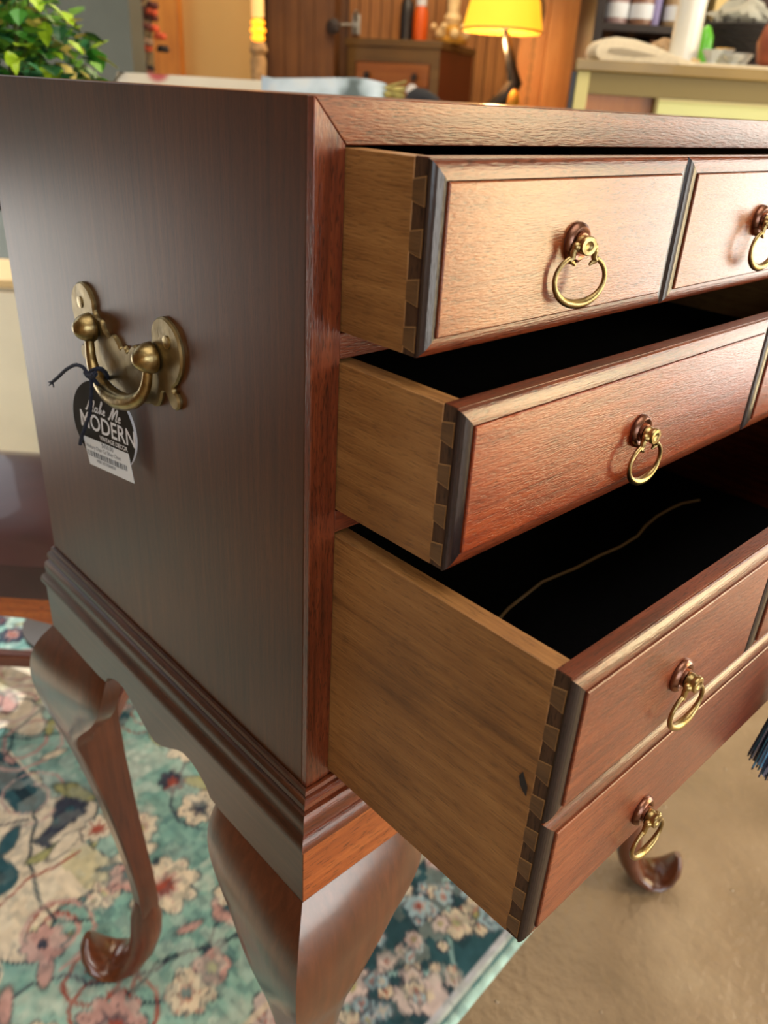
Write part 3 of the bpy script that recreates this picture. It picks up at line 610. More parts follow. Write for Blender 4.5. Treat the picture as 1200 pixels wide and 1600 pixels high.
def leg(cx,cy,sx,sy):
    zs=[-1.2-.02*i for i in range(57)]; O=smooth_tab(OUT,zs); Q=smooth_tab(SQ,zs); E_=smooth_tab(EAR,zs); rings=[]
    for z,o,q,e in zip(zs,O,Q,E_):
        fl=1 if z>-1.9 else 1
        e=max(e,q-o+.0005); t=min(1,max(0,(e-(q-o))/.1)); oe=o*(1-.42*t)+.024*.42*t if e>q-o+.01 else o
        th=.05; ins=min(th,q)
        a=[(-o,-o)]
        # outer face bulges smoothly to the ear tip
        def mid(f): 
            x=-o+(e+o)*f; ff=f*f*(3-2*f); return x,-(o+(oe-o)*ff)
        L1=[mid(f) for f in (.25,.5,.75,.92,1.0)]
        L1[-1]=(L1[-1][0],L1[-1][1]+.006)
        tip=(e,-oe+ins)
        inn=(q-o,-oe+ins) if e>q-o+.001 else (e,-oe+ins)
        P=[( -o,-o)]+L1+[tip]+[(max(q-o,0),min(q-o,-oe+ins) if e>q-o+.001 else q-o)]
        P+= [(q-o,q-o)]
        P2=[(b,a_) for a_,b in P[1:-1]][::-1]
        full=P+P2
        rings.append([(cx+sx*-1*-x_ if False else cx-sx*x_,cy-sy*y_,z) for x_,y_ in full])
    m=MB(); m.loft(rings,True,True)
    # scroll foot: a J sweep out along the diagonal, dished like a spoon
    path=[(.075,-2.22),(.075,-2.275),(.070,-2.36),(.058,-2.43),(.036,-2.487),(.006,-2.519),(-.026,-2.522),(-.050,-2.500),(-.064,-2.465),(-.068,-2.43),(-.066,-2.405)]
    wid=[.022,.036,.044,.058,.068,.074,.074,.067,.054,.036,.014]; thk=[.022,.034,.034,.030,.026,.023,.021,.019,.016,.013,.007]
    rg=[]
    for i,(c,z) in enumerate(path):
        a,b=path[max(i-1,0)],path[min(i+1,len(path)-1)]; t=Vector((b[0]-a[0],0,b[1]-a[1])).normalized(); nn=Vector((t.z,0,-t.x))
        if i==0: nn=Vector((-1,0,0))
        ring=[]
        for j in range(16):
            an=2*pi*j/16; w_=wid[i]*cos(an); h_=thk[i]*sin(an); w_=math.copysign(abs(w_)**.85*(wid[i]**.15),w_)
            dish=.010*(1-abs(cos(an)))*(1 if i>3 else i/4)
            # position along the diagonal (both axes) and across it
            dd=c*1.0+nn.x*h_; zz=z+nn.z*h_
            if sin(an)<0 : pass
            px=dd+w_*.7071; py=dd-w_*.7071
            ring.append((cx-sx*px,cy-sy*py,zz))
        rg.append(ring)
    m.loft(rg,True,True)
    return m
corners=[(0,0,-1,-1),(CW,0,1,-1),(CW,CD,1,1),(0,CD,-1,1)]
for c in corners: cbuild('leg',leg(*c),Wleg,stand,smooth=38)
# ------------------------------------------------------------------ tassel on the lock key of the deep drawer
ky=-e3-.0325
ts=thing('key_tassel','blue and navy silk tassel hanging from the key of the deep drawer','tassel',X((.705,ky-.02,-1.0)))
kx0=.765
m=MB(); m.tube([(kx0,ky+.0,-.775),(kx0,ky-.045,-.775)],.005,8); m.tube([(kx0+.018*cos(2*pi*i/14),ky-.060+0*i,-.775+.018*sin(2*pi*i/14)) for i in range(14)],.0035,8,closed=True); cbuild('key',m,brass,ts)
tb=plain('blue_silk',srgb(84,146,190),.45,0,.3,200); tn=plain('navy_silk',srgb(34,46,80),.45,0,.3,200); tl_=plain('pale_blue_silk',srgb(160,172,214),.45)
m=MB(); m.tube([(kx0,ky-.062,-.79),(kx0,ky-.062,-.82)],.004,8,1); m.lathe([(.006,-.815),(.02,-.82),(.03,-.835),(.027,-.855),(.02,-.863),(.03,-.87),(.035,-.88)],(kx0,ky-.062,.0),'z',16,1)
cbuild('tassel_head',m,[tb,tn],ts)
rb=random.Random(3); m=MB()
for i in range(760):
    a=rb.uniform(0,2*pi); q=math.sqrt(rb.random()); r0=.030*q; r1=.062*q+rb.uniform(-.005,.005); L_=-1.06+rb.uniform(-.012,.02)-.02*(1-q)
    p=[(kx0+r0*cos(a),ky-.062+r0*sin(a),-.835),(kx0+(r0*.5+r1*.5)*cos(a)*1.05,ky-.062+(r0*.5+r1*.5)*sin(a)*1.05,-.94),(kx0+r1*cos(a),ky-.062+r1*sin(a),L_)]
    m.tube(p,.0017,3,rb.choice([0,0,1,1,2]),caps=False)
o=cbuild('tassel_threads',m,[tb,tn,tl_],ts,smooth=0); o['kind']='stuff'
#BG#
# ------------------------------------------------------------------ the shop behind
def bthing(name,label,cat,u,d,z=0,rz=0,group=None): return thing(name,label,cat,B(u,d,z),YAW+rz,group)
def lb(name,mb,mats,parent,**k): return build(name,mb,mats,parent,world=False,**k)
def uz(px,py,dep): p=at(px,py,dep); q=p-Vector((CAMP.x,CAMP.y,0)); return q.dot(R2),p.z
# plant on a slim stand
pt=bthing('potted_ivy','bushy variegated green ivy in a dark pot behind the back left corner of the chest','plant',-.625,1.36,.86)
potm=plain('dark_pot',srgb(70,60,50),.5)
lb('pot',MB().lathe([(.045,0),(.06,.005),(.075,.1),(.08,.105),(.07,.108),(.066,.09)],(0,0,0),'z',20),potm,pt)
lb('soil',MB().lathe([(.066,.085),(.064,.092),(.001,.095)],(0,0,0),'z',16),plain('soil',srgb(40,30,22),.9),pt)
def leafmesh():
    m=MB(); ol=[(0,0),(.30,.12),(.5,.38),(.36,.55),(.22,.8),(0,1.0)]
    v=[(0,0,0)]; 
    pts=[(x,y,.12*x-.25*y*y) for x,y in ol]; L2=[(-x,y,z) for x,y,z in pts[1:-1]]
    mid=[(0,y,-.25*y*y-.06) for _,y,_ in pts[1:-1]]
    V=pts+L2+mid; n=len(pts); a=list(range(n)); b=[0]+[n+i for i in range(n-2)]+[n-1]; c=[0]+[2*n-2+i for i in range(n-2)]+[n-1]
    f=[]
    for i in range(n-1):
        for s in (a,b):
            q=[s[i],s[i+1],c[i+1],c[i]]; q2=[]
            for k in q:
                if k not in q2: q2.append(k)
            if len(q2)>2: f.append(tuple(q2))
    m.add(V,f); return m
lms=[plain('leaf_'+n_,srgb(*c_),.4,0,.25,60,coat=.1) for n_,c_ in (('green',(66,140,48)),('lime',(158,196,40)),('deep',(30,78,44)),('mint',(86,160,110)),('straw',(190,176,96)),('mid',(104,156,56)))]
lmesh=[]
for lm in lms:
    o=lb('leaf',leafmesh(),lm,pt,smooth=0); lmesh.append(o.data); bpy.data.objects.remove(o)
rl=random.Random(9)
for i in range(295):
    a=rl.uniform(0,2*pi); e=math.asin(rl.uniform(-.1,1)); q=rl.uniform(.8,1.04)
    n=Vector((cos(e)*cos(a),cos(e)*sin(a),sin(e))); 
    o=bpy.data.objects.new('leaf',lmesh[rl.choice([0,0,1,1,2,2,3,4,5,5])]); C.objects.link(o); o.parent=pt
    o.location=(n.x*.15*q,n.y*.15*q,.13+n.z*.19*q); s=rl.uniform(.022,.038); o.scale=(s,s,s)
    d=(n+Vector((rl.uniform(-.8,.8),rl.uniform(-.8,.8),rl.uniform(-1.1,.3)))).normalized(); o.rotation_euler=d.to_track_quat('Y','Z').to_euler()
m=MB(); tmp=leafmesh()
for i in range(900):
    a=rl.uniform(0,2*pi); e=math.asin(rl.uniform(-.1,1)); q=rl.uniform(.35,.93); n=Vector((cos(e)*cos(a),cos(e)*sin(a),sin(e))); sc_=rl.uniform(.02,.034)
    d=(n+Vector((rl.uniform(-.9,.9),rl.uniform(-.9,.9),rl.uniform(-1,.4)))).normalized(); mt=d.to_track_quat('Y','Z').to_matrix(); off=Vector((n.x*.15*q,n.y*.15*q,.13+n.z*.19*q))
    m.add([mt@(Vector(v)*sc_)+off for v in tmp.v],tmp.f,rl.randrange(6))
o=lb('inner_leaves',m,lms,pt,smooth=0); o['kind']='stuff'
m=MB()
for i in range(60):
    a=rl.uniform(0,2*pi); e=rl.uniform(.0,1.4); q=rl.uniform(.7,.95); m.tube([(0,0,.09),(cos(a)*cos(e)*.07,sin(a)*cos(e)*.07,.15),(cos(a)*cos(e)*.15*q,sin(a)*cos(e)*.15*q,.13+sin(e)*.19*q)],.0013,4)
o=lb('stems',m,plain('stem',srgb(80,90,40),.7),pt); o['kind']='stuff'
ps=bthing('plant_stand','slim black metal plant stand holding the potted ivy','stand',-.625,1.36,0)
m=MB().lathe([(.09,.835),(.09,.858)],(0,0,0),'z',24); lb('top',m,darkw,ps)
lb('pole',MB().lathe([(.011,.02),(.011,.835)],(0,0,0),'z',12),darkw,ps); lb('base',MB().lathe([(.11,.0),(.11,.015),(.02,.03)],(0,0,0),'z',24),darkw,ps)
# grey pillar
u0,_=uz(-80,50,3.1); u1,_=uz(205,60,3.1)
gp=plain('slate_paint',srgb(92,98,92),.6,0,.1,6)
o=lb('pillar',MB().box((u0,3.1,0),(u1,3.25,2.2)).box((u0+.0,3.085,.0),(u1,3.1,.09)),gp,None,xf=XF,smooth=0); tag(o,'tall slate grey painted panel standing behind the ivy','panel')
# low cream cabinet at the foot of the grey panel
uc0,zc0=uz(0,436,1.93)
cc=bthing('low_cabinet','low cream painted cabinet at the far left behind the leather stool','cabinet',-1.15,1.93,0)
cp=plain('cream_paint',srgb(226,218,198),.45,0,.05,8)
lb('carcass',MB().box((-.3,.01,.03),(.32,.23,zc0-.02)),cp,cc,bevel=.003); lb('top',MB().box((-.31,-.005,zc0-.02),(.33,.24,zc0)),plain('cream_gold_edge',srgb(206,178,130),.5),cc,bevel=.003)
for k in (0,1):
    dd=sub('door',cc); lb('door_panel',MB().box((-.29+k*.305,-.008,.06),(.005+k*.305,.01,zc0-.03)),cp,dd,bevel=.003)
    lb('door_handle',MB().box((-.03+k*.29,-.022,.12),(-.018+k*.29,-.008,.22)),darkw,dd,bevel=.002)
lb('plinth',MB().box((-.29,.02,0),(.31,.22,.03)),darkw,cc)
# dried flowers in a vase right of the pillar
uf,zf=uz(221,70,3.5)
fl=bthing('flower_vase','vase of coral and dark dried flowers beside the slate grey panel','vase',uf,3.5,.93)
pls=bthing('plinth','wooden plinth under the vase of dried flowers','plinth',uf,3.5,0)
lb('plinth_body',MB().box((-.09,-.09,.02),(.09,.09,.9)),brownw,pls,bevel=.003); lb('plinth_top',MB().box((-.1,-.1,.9),(.1,.1,.93)),brownw,pls,bevel=.003)
lb('vase',MB().lathe([(.03,0),(.04,.01),(.05,.06),(.03,.1),(.022,.115),(.028,.125)],(0,0,0),'z',18),plain('stone_vase',srgb(150,140,128),.5,0,.3,30),fl)
fcs=[plain('bloom_'+str(i),srgb(*c),.7,0,.3,50) for i,c in enumerate([(200,84,50),(92,44,36),(46,38,36),(150,120,96),(130,78,70)])]
for i in range(44):
    x,y,z=rl.uniform(-.08,.08),rl.uniform(-.05,.05),rl.uniform(.1,.38); k=rl.randrange(5)
    if z>.27: k=rl.choice([0,1,1])
    m=MB()
    for j in range(7): a=2*pi*j/7; m.ball((x+.014*cos(a),y+.014*sin(a),z+.004*(j%2)),.011,6,5)
    m.ball((x,y,z+.006),.009,6,5); o=lb('bloom',m,fcs[k],fl)
m=MB()
for i in range(14): a=2*pi*i/14; m.tube([(0,0,.08),(.03*cos(a),.03*sin(a),.2),(.05*cos(a),.05*sin(a),.34)],.0015,4)
lb('stems',m,potm,fl)
# wooden post and beige panels of the back left
up0,_=uz(240,60,4.2); up1,_=uz(282,60,4.2); ub1,_=uz(393,60,4.2)
ow=wood('orange_wood_post',srgb(168,96,30),srgb(200,124,44),srgb(222,150,62),'z',rough=.5,fine=60,coat=0,bump=.05,poremix=2)
o=lb('post',MB().box((up0,4.18,0),(up1,4.34,3)),ow,None,xf=XF,smooth=0,bevel=.004); tag(o,'square orange wooden post beside the beige wall panel','post')
o=lb('panel',MB().box((up1+.001,4.25,.02),(ub1,4.3,2.6)).box((up1+.001,4.235,.02),(ub1,4.25,.12)),plain('beige_panel',srgb(196,158,98),.8,0,.06,3),None,xf=XF,smooth=0); tag(o,'tall plain beige partition panel between post and sconce','panel')
ug,_=uz(206,60,4.5); o=lb('panel',MB().box((ug,4.4,.02),(up0-.01,4.45,2.6)).box((ug,4.385,.02),(up0-.01,4.4,.12)),plain('cream_panel',srgb(206,170,112),.8,0,.06,3),None,xf=XF,smooth=0); tag(o,'narrow cream partition panel behind the dried flowers','panel')
# candle sconce
us,zs_=uz(403,40,3.9)
cs=bthing('candle_stand','tall carved candle stand glowing amber left of the wardrobe door','candle stand',us,3.9,0)
m=MB().lathe([(.09,0),(.09,.03),(.03,.06),(.022,.3),(.03,.5),(.02,.55),(.024,.95),(.035,zs_-.13),(.028,zs_-.11),(.04,zs_-.09),(.03,zs_-.06)],(0,0,0),'z',18); lb('column',m,plain('carved_plaster',srgb(176,140,96),.7,0,.3,40,.4),cs)
amber=plain('amber_glow',srgb(255,150,30),.4,emit=2.2,ecol=srgb(255,150,30)); pale=plain('pale_candle',srgb(250,200,130),.5,emit=.6,ecol=srgb(255,190,110))
for k in range(3): lb('glass_bead',MB().ball((0,0,zs_-.045+.028*k),.034-.004*abs(k-1),16,8,0,(1,1,.5)),amber,cs)
lb('candle',MB().lathe([(.026,zs_+.03),(.026,zs_+.3),(.004,zs_+.305)],(0,0,0),'z',14),pale,cs)
# wardrobe / brown door
uw0,_=uz(416,60,4.6); uw1,_=uz(522,60,4.6)
wd=bthing('wardrobe','tall dark brown panelled wardrobe door behind the cushion','wardrobe',(uw0+uw1)/2,4.6,0); hw_=(uw1-uw0)/2
lb('carcass',MB().box((-hw_,0,0),(hw_,.4,2.3)),brownw,wd,bevel=.003)
for i in range(4):
    lb('plank',MB().box((-hw_+.02+i*(2*hw_-.04)/4,-.012,.05),(-hw_+.015+(i+1)*(2*hw_-.04)/4,0,2.25)),brownw,wd,smooth=0)
# hooks
uh,zh=uz(519,40,4.5)
hk=bthing('wall_hook','dark oval iron latch plate on the edge of the brown wardrobe','hook',uh,4.57,zh)
lb('latch_plate',MB().lathe([(.034,0),(.034,.012),(.02,.018)],(0,0,0),'y',16),darkw,hk); lb('latch_pin',MB().lathe([(.008,.018),(.008,.03)],(0,0,0),'y',10),darkw,hk)
uh,zh=uz(556,38,5.1)
hk=bthing('coat_hook','pale silver double coat hook on the slatted wall above the dresser','hook',uh,5.15,zh)
sil=plain('pale_silver',srgb(190,188,178),.4,.6)
lb('hook_plate',MB().box((-.022,-.012,-.045),(.022,0,.05)),sil,hk,bevel=.003)
m=MB(); m.tube([(0,-.01,.02),(.0,-.05,.03),(.0,-.07,.06)],.01,8); m.tube([(0,-.01,-.02),(0,-.05,-.035),(0,-.06,-.01)],.01,8); m.tube([(-.02,-.02,0),(-.09,-.03,-.005)],.006,6); lb('hook_arm',m,sil,hk)
# dresser
D0=4.55; ul,zl=uz(530,56,D0); ur,zr=uz(690,63,D0)
dw=(ur-ul)/cos(.25)*1.03
ds=bthing('dresser','old brown chest of drawers with a white tag on its knob, at the slatted wall','dresser',ur,D0,0,rz=-.36)
dww=.50; zt=(zl+zr)/2
dbrown=wood('olive_brown_dresser',srgb(74,54,26),srgb(104,76,38),srgb(122,92,48),'x',rough=.5,fine=80,coat=.1,bump=.1,poremix=2); dor=wood('orange_brown_drawer',srgb(110,60,22),srgb(144,84,34),srgb(160,100,44),'x',rough=.45,fine=80,coat=.1,bump=.1,poremix=2)
dsd=wood('red_brown_dresser_side',srgb(70,22,6),srgb(94,34,10),srgb(110,46,16),'z',rough=.4,fine=80,coat=.1,bump=.05,poremix=2)
lb('carcass',MB().box((-dww,0,.08),(0,.56,zt-.035)),[dsd],ds); lb('top',MB().box((-dww-.015,-.015,zt-.035),(.01,.57,zt)),dbrown,ds,bevel=.004)
for xx in (-dww,-.045): lb('stile',MB().box((xx,-.008,.08),(xx+.045,0,zt-.036)),dbrown,ds)
lb('top_rail',MB().box((-dww+.045,-.008,zt-.1),(-.045,0,zt-.036)),dbrown,ds)
zz=zt-.105; k=0
while zz>.2:
    h=.115; d_=bpy.data.objects.new('drawer',None); C.objects.link(d_); d_.parent=ds; d_.location=(0,0,0)
    lb('drawer_front',MB().box((-dww+.052,-.016,zz-h+.012),(-.052,0,zz)),dor,d_,bevel=.003)
    for xx in (-dww+.12,-.12): lb('knob',MB().lathe([(.01,.016),(.008,.026),(.018,.032),(.014,.042),(.002,.044)],(xx,0,zz-h/2),'y',12),darkw,d_)
    zz-=h; k+=1
for xx in (-dww+.03,-.03):
    for yy in (.03,.53): lb('leg',MB().lathe([(.015,0),(.025,.08)],(xx,yy,0),'z',10),dbrown,ds)
kp=ds.matrix_world
def dl(x,y,z):
    a=YAW-.36; b=B(ur,D0,0); return (b.x+x*cos(a)-y*sin(a), b.y+x*sin(a)+y*cos(a), z)
tt=bthing('drawer_tag','small white oval tag hanging on the dresser knob','tag',0,0,0); tt.location=dl(-.12,-.052,zt-.105-.115/2-.08); tt.rotation_euler=(0,0,YAW-.36)
lb('tag_card',MB().lathe([(.028,0),(.030,.002),(.028,.004)],(0,0,.02),'y',18),white,tt); lb('string',MB().tube([(0,-.002,.045),(-.004,.004,.07),(0,.01,.088)],.0025,6),darkw,tt)
# bottles on the dresser
def onds(name,label,cat,x,y,g=None): o=thing(name,label,cat,dl(x,y,zt),YAW-.36,g); return o
a=onds('bottle','dark brown bottle on the dresser, left of the orange bottle','bottle',-.235,.12)
lb('body',MB().lathe([(.034,0),(.036,.1),(.034,.16),(.016,.19),(.015,.25)],(0,0,0),'z',16),plain('dark_bottle',srgb(44,40,38),.3),a); lb('cap',MB().lathe([(.017,.25),(.017,.27)],(0,0,0),'z',12),darkw,a)
a=onds('bottle','orange bottle with white cap on the dresser','bottle',-.16,.12)
lb('body',MB().lathe([(.034,0),(.038,.04),(.036,.13),(.022,.155)],(0,0,0),'z',16),plain('orange_bottle',srgb(222,92,20),.4),a); lb('cap',MB().lathe([(.025,.155),(.027,.2),(.02,.21)],(0,0,0),'z',12),white,a)
# ornate candlestick
a=onds('candlestick','ornate cream and gilt candlestick on the right end of the dresser','candlestick',.0-.01,.18)
crm=plain('cream_gilt',srgb(240,206,150),.45,0,.2,30); gd=plain('bright_gilt',srgb(236,180,80),.35,.6,.3,60)
lb('foot',MB().lathe([(.08,0),(.085,.015),(.05,.04),(.06,.06),(.035,.08)],(0,0,0),'z',20),gd,a)
lb('stem',MB().lathe([(.035,.08),(.045,.11),(.028,.14),(.034,.2),(.03,.34),(.04,.36)],(0,0,0),'z',20),crm,a)
m=MB()
for i in range(6):
    t=2*pi*i/6; m.ball((.07*cos(t),.07*sin(t),.04),.026,10,6)
    m.ball((.095*cos(t+.4),.095*sin(t+.4),.07),.017,8,6)
lb('leaf_scroll',m,crm,a)
# lamp with amber shade
L_=3.3; ua,za=uz(724,43,L_); ub_,zb=uz(845,56,L_); uc=(ua+ub_)/2; zc=(za+zb)/2; rw=(ub_-ua)/2
lp=bthing('table_lamp','lit table lamp with a wide amber pleated shade right of the dresser','lamp',uc,L_,.72)
def shade():
    m,N,L,P=mat('amber_lamp_shade'); P.inputs['Base Color'].default_value=(*srgb(240,180,70),1); P.inputs['Roughness'].default_value=.8
    P.inputs['Emission Color'].default_value=(*srgb(255,176,24),1); P.inputs['Emission Strength'].default_value=1.0; return m
m=MB(); n=60; zt_=zc-.72
ring=lambda r,z,w=.0:[((r+w*(i%2))*cos(2*pi*i/n),(r+w*(i%2))*sin(2*pi*i/n),z) for i in range(n)]
m.loft([ring(rw,zt_,.004),ring(rw*.86,zt_+.09,.003),ring(rw*.62,zt_+.2,.002),ring(rw*.45,zt_+.28)],True,False); lb('lamp_shade',m,shade(),lp,smooth=60)
lb('shade_trim',MB().tube([(rw*cos(2*pi*i/40),rw*sin(2*pi*i/40),zt_+.002) for i in range(40)],.005,6,closed=True),plain('gold_trim',srgb(214,150,60),.6),lp)
lb('shade_ring',MB().tube([(rw*.45*cos(2*pi*i/24),rw*.45*sin(2*pi*i/24),zt_+.28) for i in range(24)],.003,6,closed=True).tube([(-rw*.45,0,zt_+.28),(rw*.45,0,zt_+.28)],.003,6),brass,lp)
lb('bulb',MB().ball((0,0,zt_+.1),.032,14,8),plain('lamp_bulb',(1,.75,.4),.5,emit=6,ecol=(1,.62,.25)),lp)
m=MB().lathe([(.07,0),(.07,.015),(.03,.03),(.014,.05)],(0,0,0),'z',18); 
m.tube([(0,0,.03),(.0,0,.10),(-.03,0,.20),(-.005,0,.28),(.045,0,.33),(.065,0,.37),(.05,0,.41),(.01,0,zt_+.01),(0,0,zt_+.07)],[.02,.026,.034,.034,.032,.028,.02,.01,.008],10); lb('lamp_base',m,plain('black_bronze',srgb(28,26,24),.4,.2),lp)
l=bpy.data.lights.new('lamp_bulb_light','POINT'); l.energy=9; l.color=(1,.6,.25); l.shadow_soft_size=.03; o=bpy.data.objects.new('lamp_bulb_light',l); C.objects.link(o); o.location=B(uc,L_,zc-.04)
lt=bthing('side_table','small brown side table under the amber lamp','table',uc,L_,0)
lb('table_top',MB().lathe([(.19,.69),(.2,.705),(.19,.718)],(0,0,0),'z',32),brownw,lt)
for i in range(3): t=2*pi*i/3; lb('leg',MB().tube([(.04*cos(t),.04*sin(t),.69),(.06*cos(t),.06*sin(t),.35),(.2*cos(t),.2*sin(t),0)],.016,8),brownw,lt)
u_,z_=uz(806,128,3.25)
a=bthing('yellow_figurine','small yellow and green figurine on the side table under the amber lamp','figurine',u_+.0,3.28,.72)
yg=plain('yellow_glaze',srgb(230,160,40),.4); gg=plain('green_glaze',srgb(130,130,40),.5)
lb('body',MB().lathe([(.04,0),(.045,.05),(.03,.14),(.02,.2),(.026,.24)],(0,0,0),'z',14),gg,a); lb('head',MB().ball((0,0,.31),.03,12,8,0,(.8,.8,1.4)),yg,a); lb('wing',MB().ball((.02,0,.26),.03,10,6,0,(.6,1,1.5)),yg,a)
# tan folding screen and the hanging chain
ut0,_=uz(815,60,3.7); ut1,_=uz(932,30,3.7)
scn=bthing('folding_screen','tall tan wooden screen of two leaves between the lamp and the shelves','screen',(ut0+ut1)/2,3.75,0)
hw_=(ut1-ut0)/2
lb('screen_leaf',MB().box((-hw_,0,.02),(-hw_*.25,.03,2.2)),tanw,scn,bevel=.003); lb('screen_leaf',MB().box((-hw_*.24,-.01,.02),(hw_*1.3,.02,2.2)),tanw,scn,bevel=.003)
u1_,z1_=uz(852,14,3.3)
ch=bthing('bell_chain','thin dull chain hanging from an oval ring in front of the tan screen','chain',u1_,3.5,0)
gry=plain('dull_iron',srgb(120,92,58),.6,.3)
lb('oval_ring',MB().tube([(.022*cos(2*pi*i/20),0,z1_+.01+.045*sin(2*pi*i/20)) for i in range(20)],.007,8,closed=True),gry,ch)
zc_=z1_-.04; k=0; m=MB()
while zc_>.75:
    ax=(1,0) if k%2 else (0,1); m.tube([(ax[0]*.006*cos(2*pi*i/8)-.0*k,ax[1]*.006*cos(2*pi*i/8),zc_+.012*sin(2*pi*i/8)) for i in range(8)],.0025,5,closed=True); zc_-=.019; k+=1
lb('chain_links',m,gry,ch); lb('cord',MB().tube([(0,0,z1_+.05),(0,0,2.99)],.002,5),gry,ch)
# sofa with floral cover, cushions
S0=2.2
fab,N,L,P=mat('cream_floral_cover'); tc=N.new('ShaderNodeTexCoord'); v=N.new('ShaderNodeTexVoronoi'); v.inputs['Scale'].default_value=8; L.new(tc.outputs['Object'],v.inputs['Vector'])
r=ramp(N,[(.0,srgb(150,44,52)),(.2,srgb(186,90,90)),(.3,srgb(214,206,188)),(.9,srgb(222,214,198))]); L.new(v.outputs['Distance'],r.inputs[0]); L.new(r.outputs[0],P.inputs['Base Color']); P.inputs['Roughness'].default_value=.9
uS0,zS0=uz(203,113,S0); uS1,zS1=uz(425,128,S0)
def pad(x0,x1,y0,y1,z0,z1,r=.03,n=10,puff=.0,wav=0):
    m=MB(); rings=[]
    for k in range(9):
        t=k/8; z=z0+(z1-z0)*t; e=r*(1-math.sqrt(max(0,1-(2*t-1)**4)))
        xs=[x0+e,x1-e]; ys=[y0+e,y1-e]; ring=[]
        for (cx,cy,a0) in ((xs[1]-r,ys[1]-r,0),(xs[0]+r,ys[1]-r,pi/2),(xs[0]+r,ys[0]+r,pi),(xs[1]-r,ys[0]+r,3*pi/2)):
            for j in range(5): a=a0+pi/2*j/4; ring.append((cx+r*cos(a),cy+r*sin(a),z+wav*sin(cx*17+k)*(t)))
        rings.append(ring)
    return m.loft(rings,True,True)
SR=.06
sf=bthing('sofa','cream sofa with red floral cover and high back behind the chest','sofa',uS0+.55,S0,0)
hw_=.55+.1
lb('back_cushion',pad(-hw_,SR,0,.16,.45,zS0,.05),fab,sf); lb('seat_cushion',pad(-hw_,SR,.16,.75,.28,.46,.05),fab,sf); lb('sofa_base',pad(-hw_,SR,.03,.75,.08,.28,.03),fab,sf)
for x in (-hw_-.1,SR): lb('arm',pad(x,x+.1,.02,.76,.08,.62,.05),fab,sf)
for x in (-hw_-.05,SR+.05):
    for y in (.08,.7): lb('leg',MB().lathe([(.018,0),(.025,.08)],(x,y,0),'z',10),darkw,sf)
uP0,zP0=uz(405,118,2.05); uP1,zP1=uz(604,124,2.05)
blu,N,L,P=mat('blue_white_cushion'); tc=N.new('ShaderNodeTexCoord'); n=N.new('ShaderNodeTexNoise'); n.inputs['Scale'].default_value=11; L.new(tc.outputs['Object'],n.inputs['Vector']); r=ramp(N,[(.36,srgb(90,104,108)),(.45,srgb(166,186,200)),(.55,srgb(196,214,230)),(.66,srgb(214,222,228))]); L.new(n.outputs['Fac'],r.inputs[0]); L.new(r.outputs[0],P.inputs['Base Color']); P.inputs['Roughness'].default_value=.9
cu=bthing('cushion','long blue and white cushion with an olive fringe propped on the sofa','cushion',(uP0+uP1)/2,2.08,.62)
hw2=(uP1-uP0)/2; hh=(zP0-.62)
m=MB(); rings=[]
for k in range(13):
    t=k/12; z=hh*t; th_=.055*sin(pi*min(max(t,.02),.98))**.6; ring=[]
    for j in range(24):
        a=2*pi*j/24; xx=hw2*math.copysign(abs(cos(a))**.5,cos(a)); ring.append((xx,th_*math.copysign(abs(sin(a))**.9,sin(a))*(1-.7*abs(cos(a))**6),z*(1-.035*(1-cos(a)**4)*(t>.5)*0)-.012*t*cos(a)*0+.008*t*sin(xx*22)))
    rings.append(ring)
m.loft(rings,True,True); lb('cushion_cover',m,blu,cu,smooth=80)
m=MB(); ol=plain('olive_fringe',srgb(170,160,96),.8,0,.4,80)
for i in range(150):
    z=rl.uniform(0,hh); l_=rl.uniform(.03,.045); m.tube([(hw2-.005,rl.uniform(-.01,.01),z),(hw2+l_,rl.uniform(-.02,.02),z+rl.uniform(-.01,.015))],.003,3,caps=False)
o=lb('fringe',m,ol,cu); o['kind']='stuff'
# dark armchair back
uA0,zA0=uz(628,138,2.35); uA1,zA1=uz(708,142,2.35)
ac=bthing('armchair','dark charcoal armchair with rounded back below the dresser','armchair',(uA0+uA1)/2+.0,2.5,0)
chm=plain('charcoal_fabric',srgb(44,46,52),.85,0,.2,60); hw2=(uA1-uA0)/2+.0
m=MB(); pf=[(-hw2,.4),(-hw2,zA0-.05),(-hw2*.8,zA0-.004),(-hw2*.4,zA0+.006),(0,zA0+.002),(hw2*.45,zA0-.012),(hw2*.8,zA0-.03),(hw2,zA0-.08),(hw2,.4)]
lb('back',MB().prism(pf,0,.09,ax=1),chm,ac,bevel=.02,smooth=60); lb('seat',pad(-hw2,hw2,.09,.55,.3,.45,.04),chm,ac)
for x in (-hw2-.04,hw2): lb('arm',pad(x,x+.04,.0,.55,.2,.62,.03),chm,ac)
for x in (-hw2+.03,hw2-.03):
    for y in (.05,.5): lb('leg',MB().lathe([(.015,0),(.02,.3)],(x,y,0),'z',8),darkw,ac)
# shelf unit
H0=3.0; uh0,_=uz(925,60,H0); 
sh=bthing('shelf_unit','espresso shelf unit with jars behind the gold cabinet','shelf',uh0,H0,0)
wd_=1.0
for x in (0,.52*wd_*.6,wd_): lb('upright',MB().box((x,0,0),(x+.03,.3,2.1)),darkw,sh,bevel=.002)
_,zsh=uz(1000,31,H0); shz=[.08,.5,.85,zsh-.012,zsh+.33,2.08]
for z in shz: lb('shelf_board',MB().box((.03,0.005,z-.022),(wd_,.3,z)),darkw,sh,bevel=.002)
n=12
for i in range(n): 
    o=lb('back_slat',MB().box((.035+i*(wd_-.03)/n,.285,.09),(.035+(i+.8)*(wd_-.03)/n,.3,2.05)),plain('dark_walnut_slat',srgb(74,44,34),.6) if i==0 else slat_m,sh,smooth=0)
    if i==0: slat_m=o.data.materials[0]
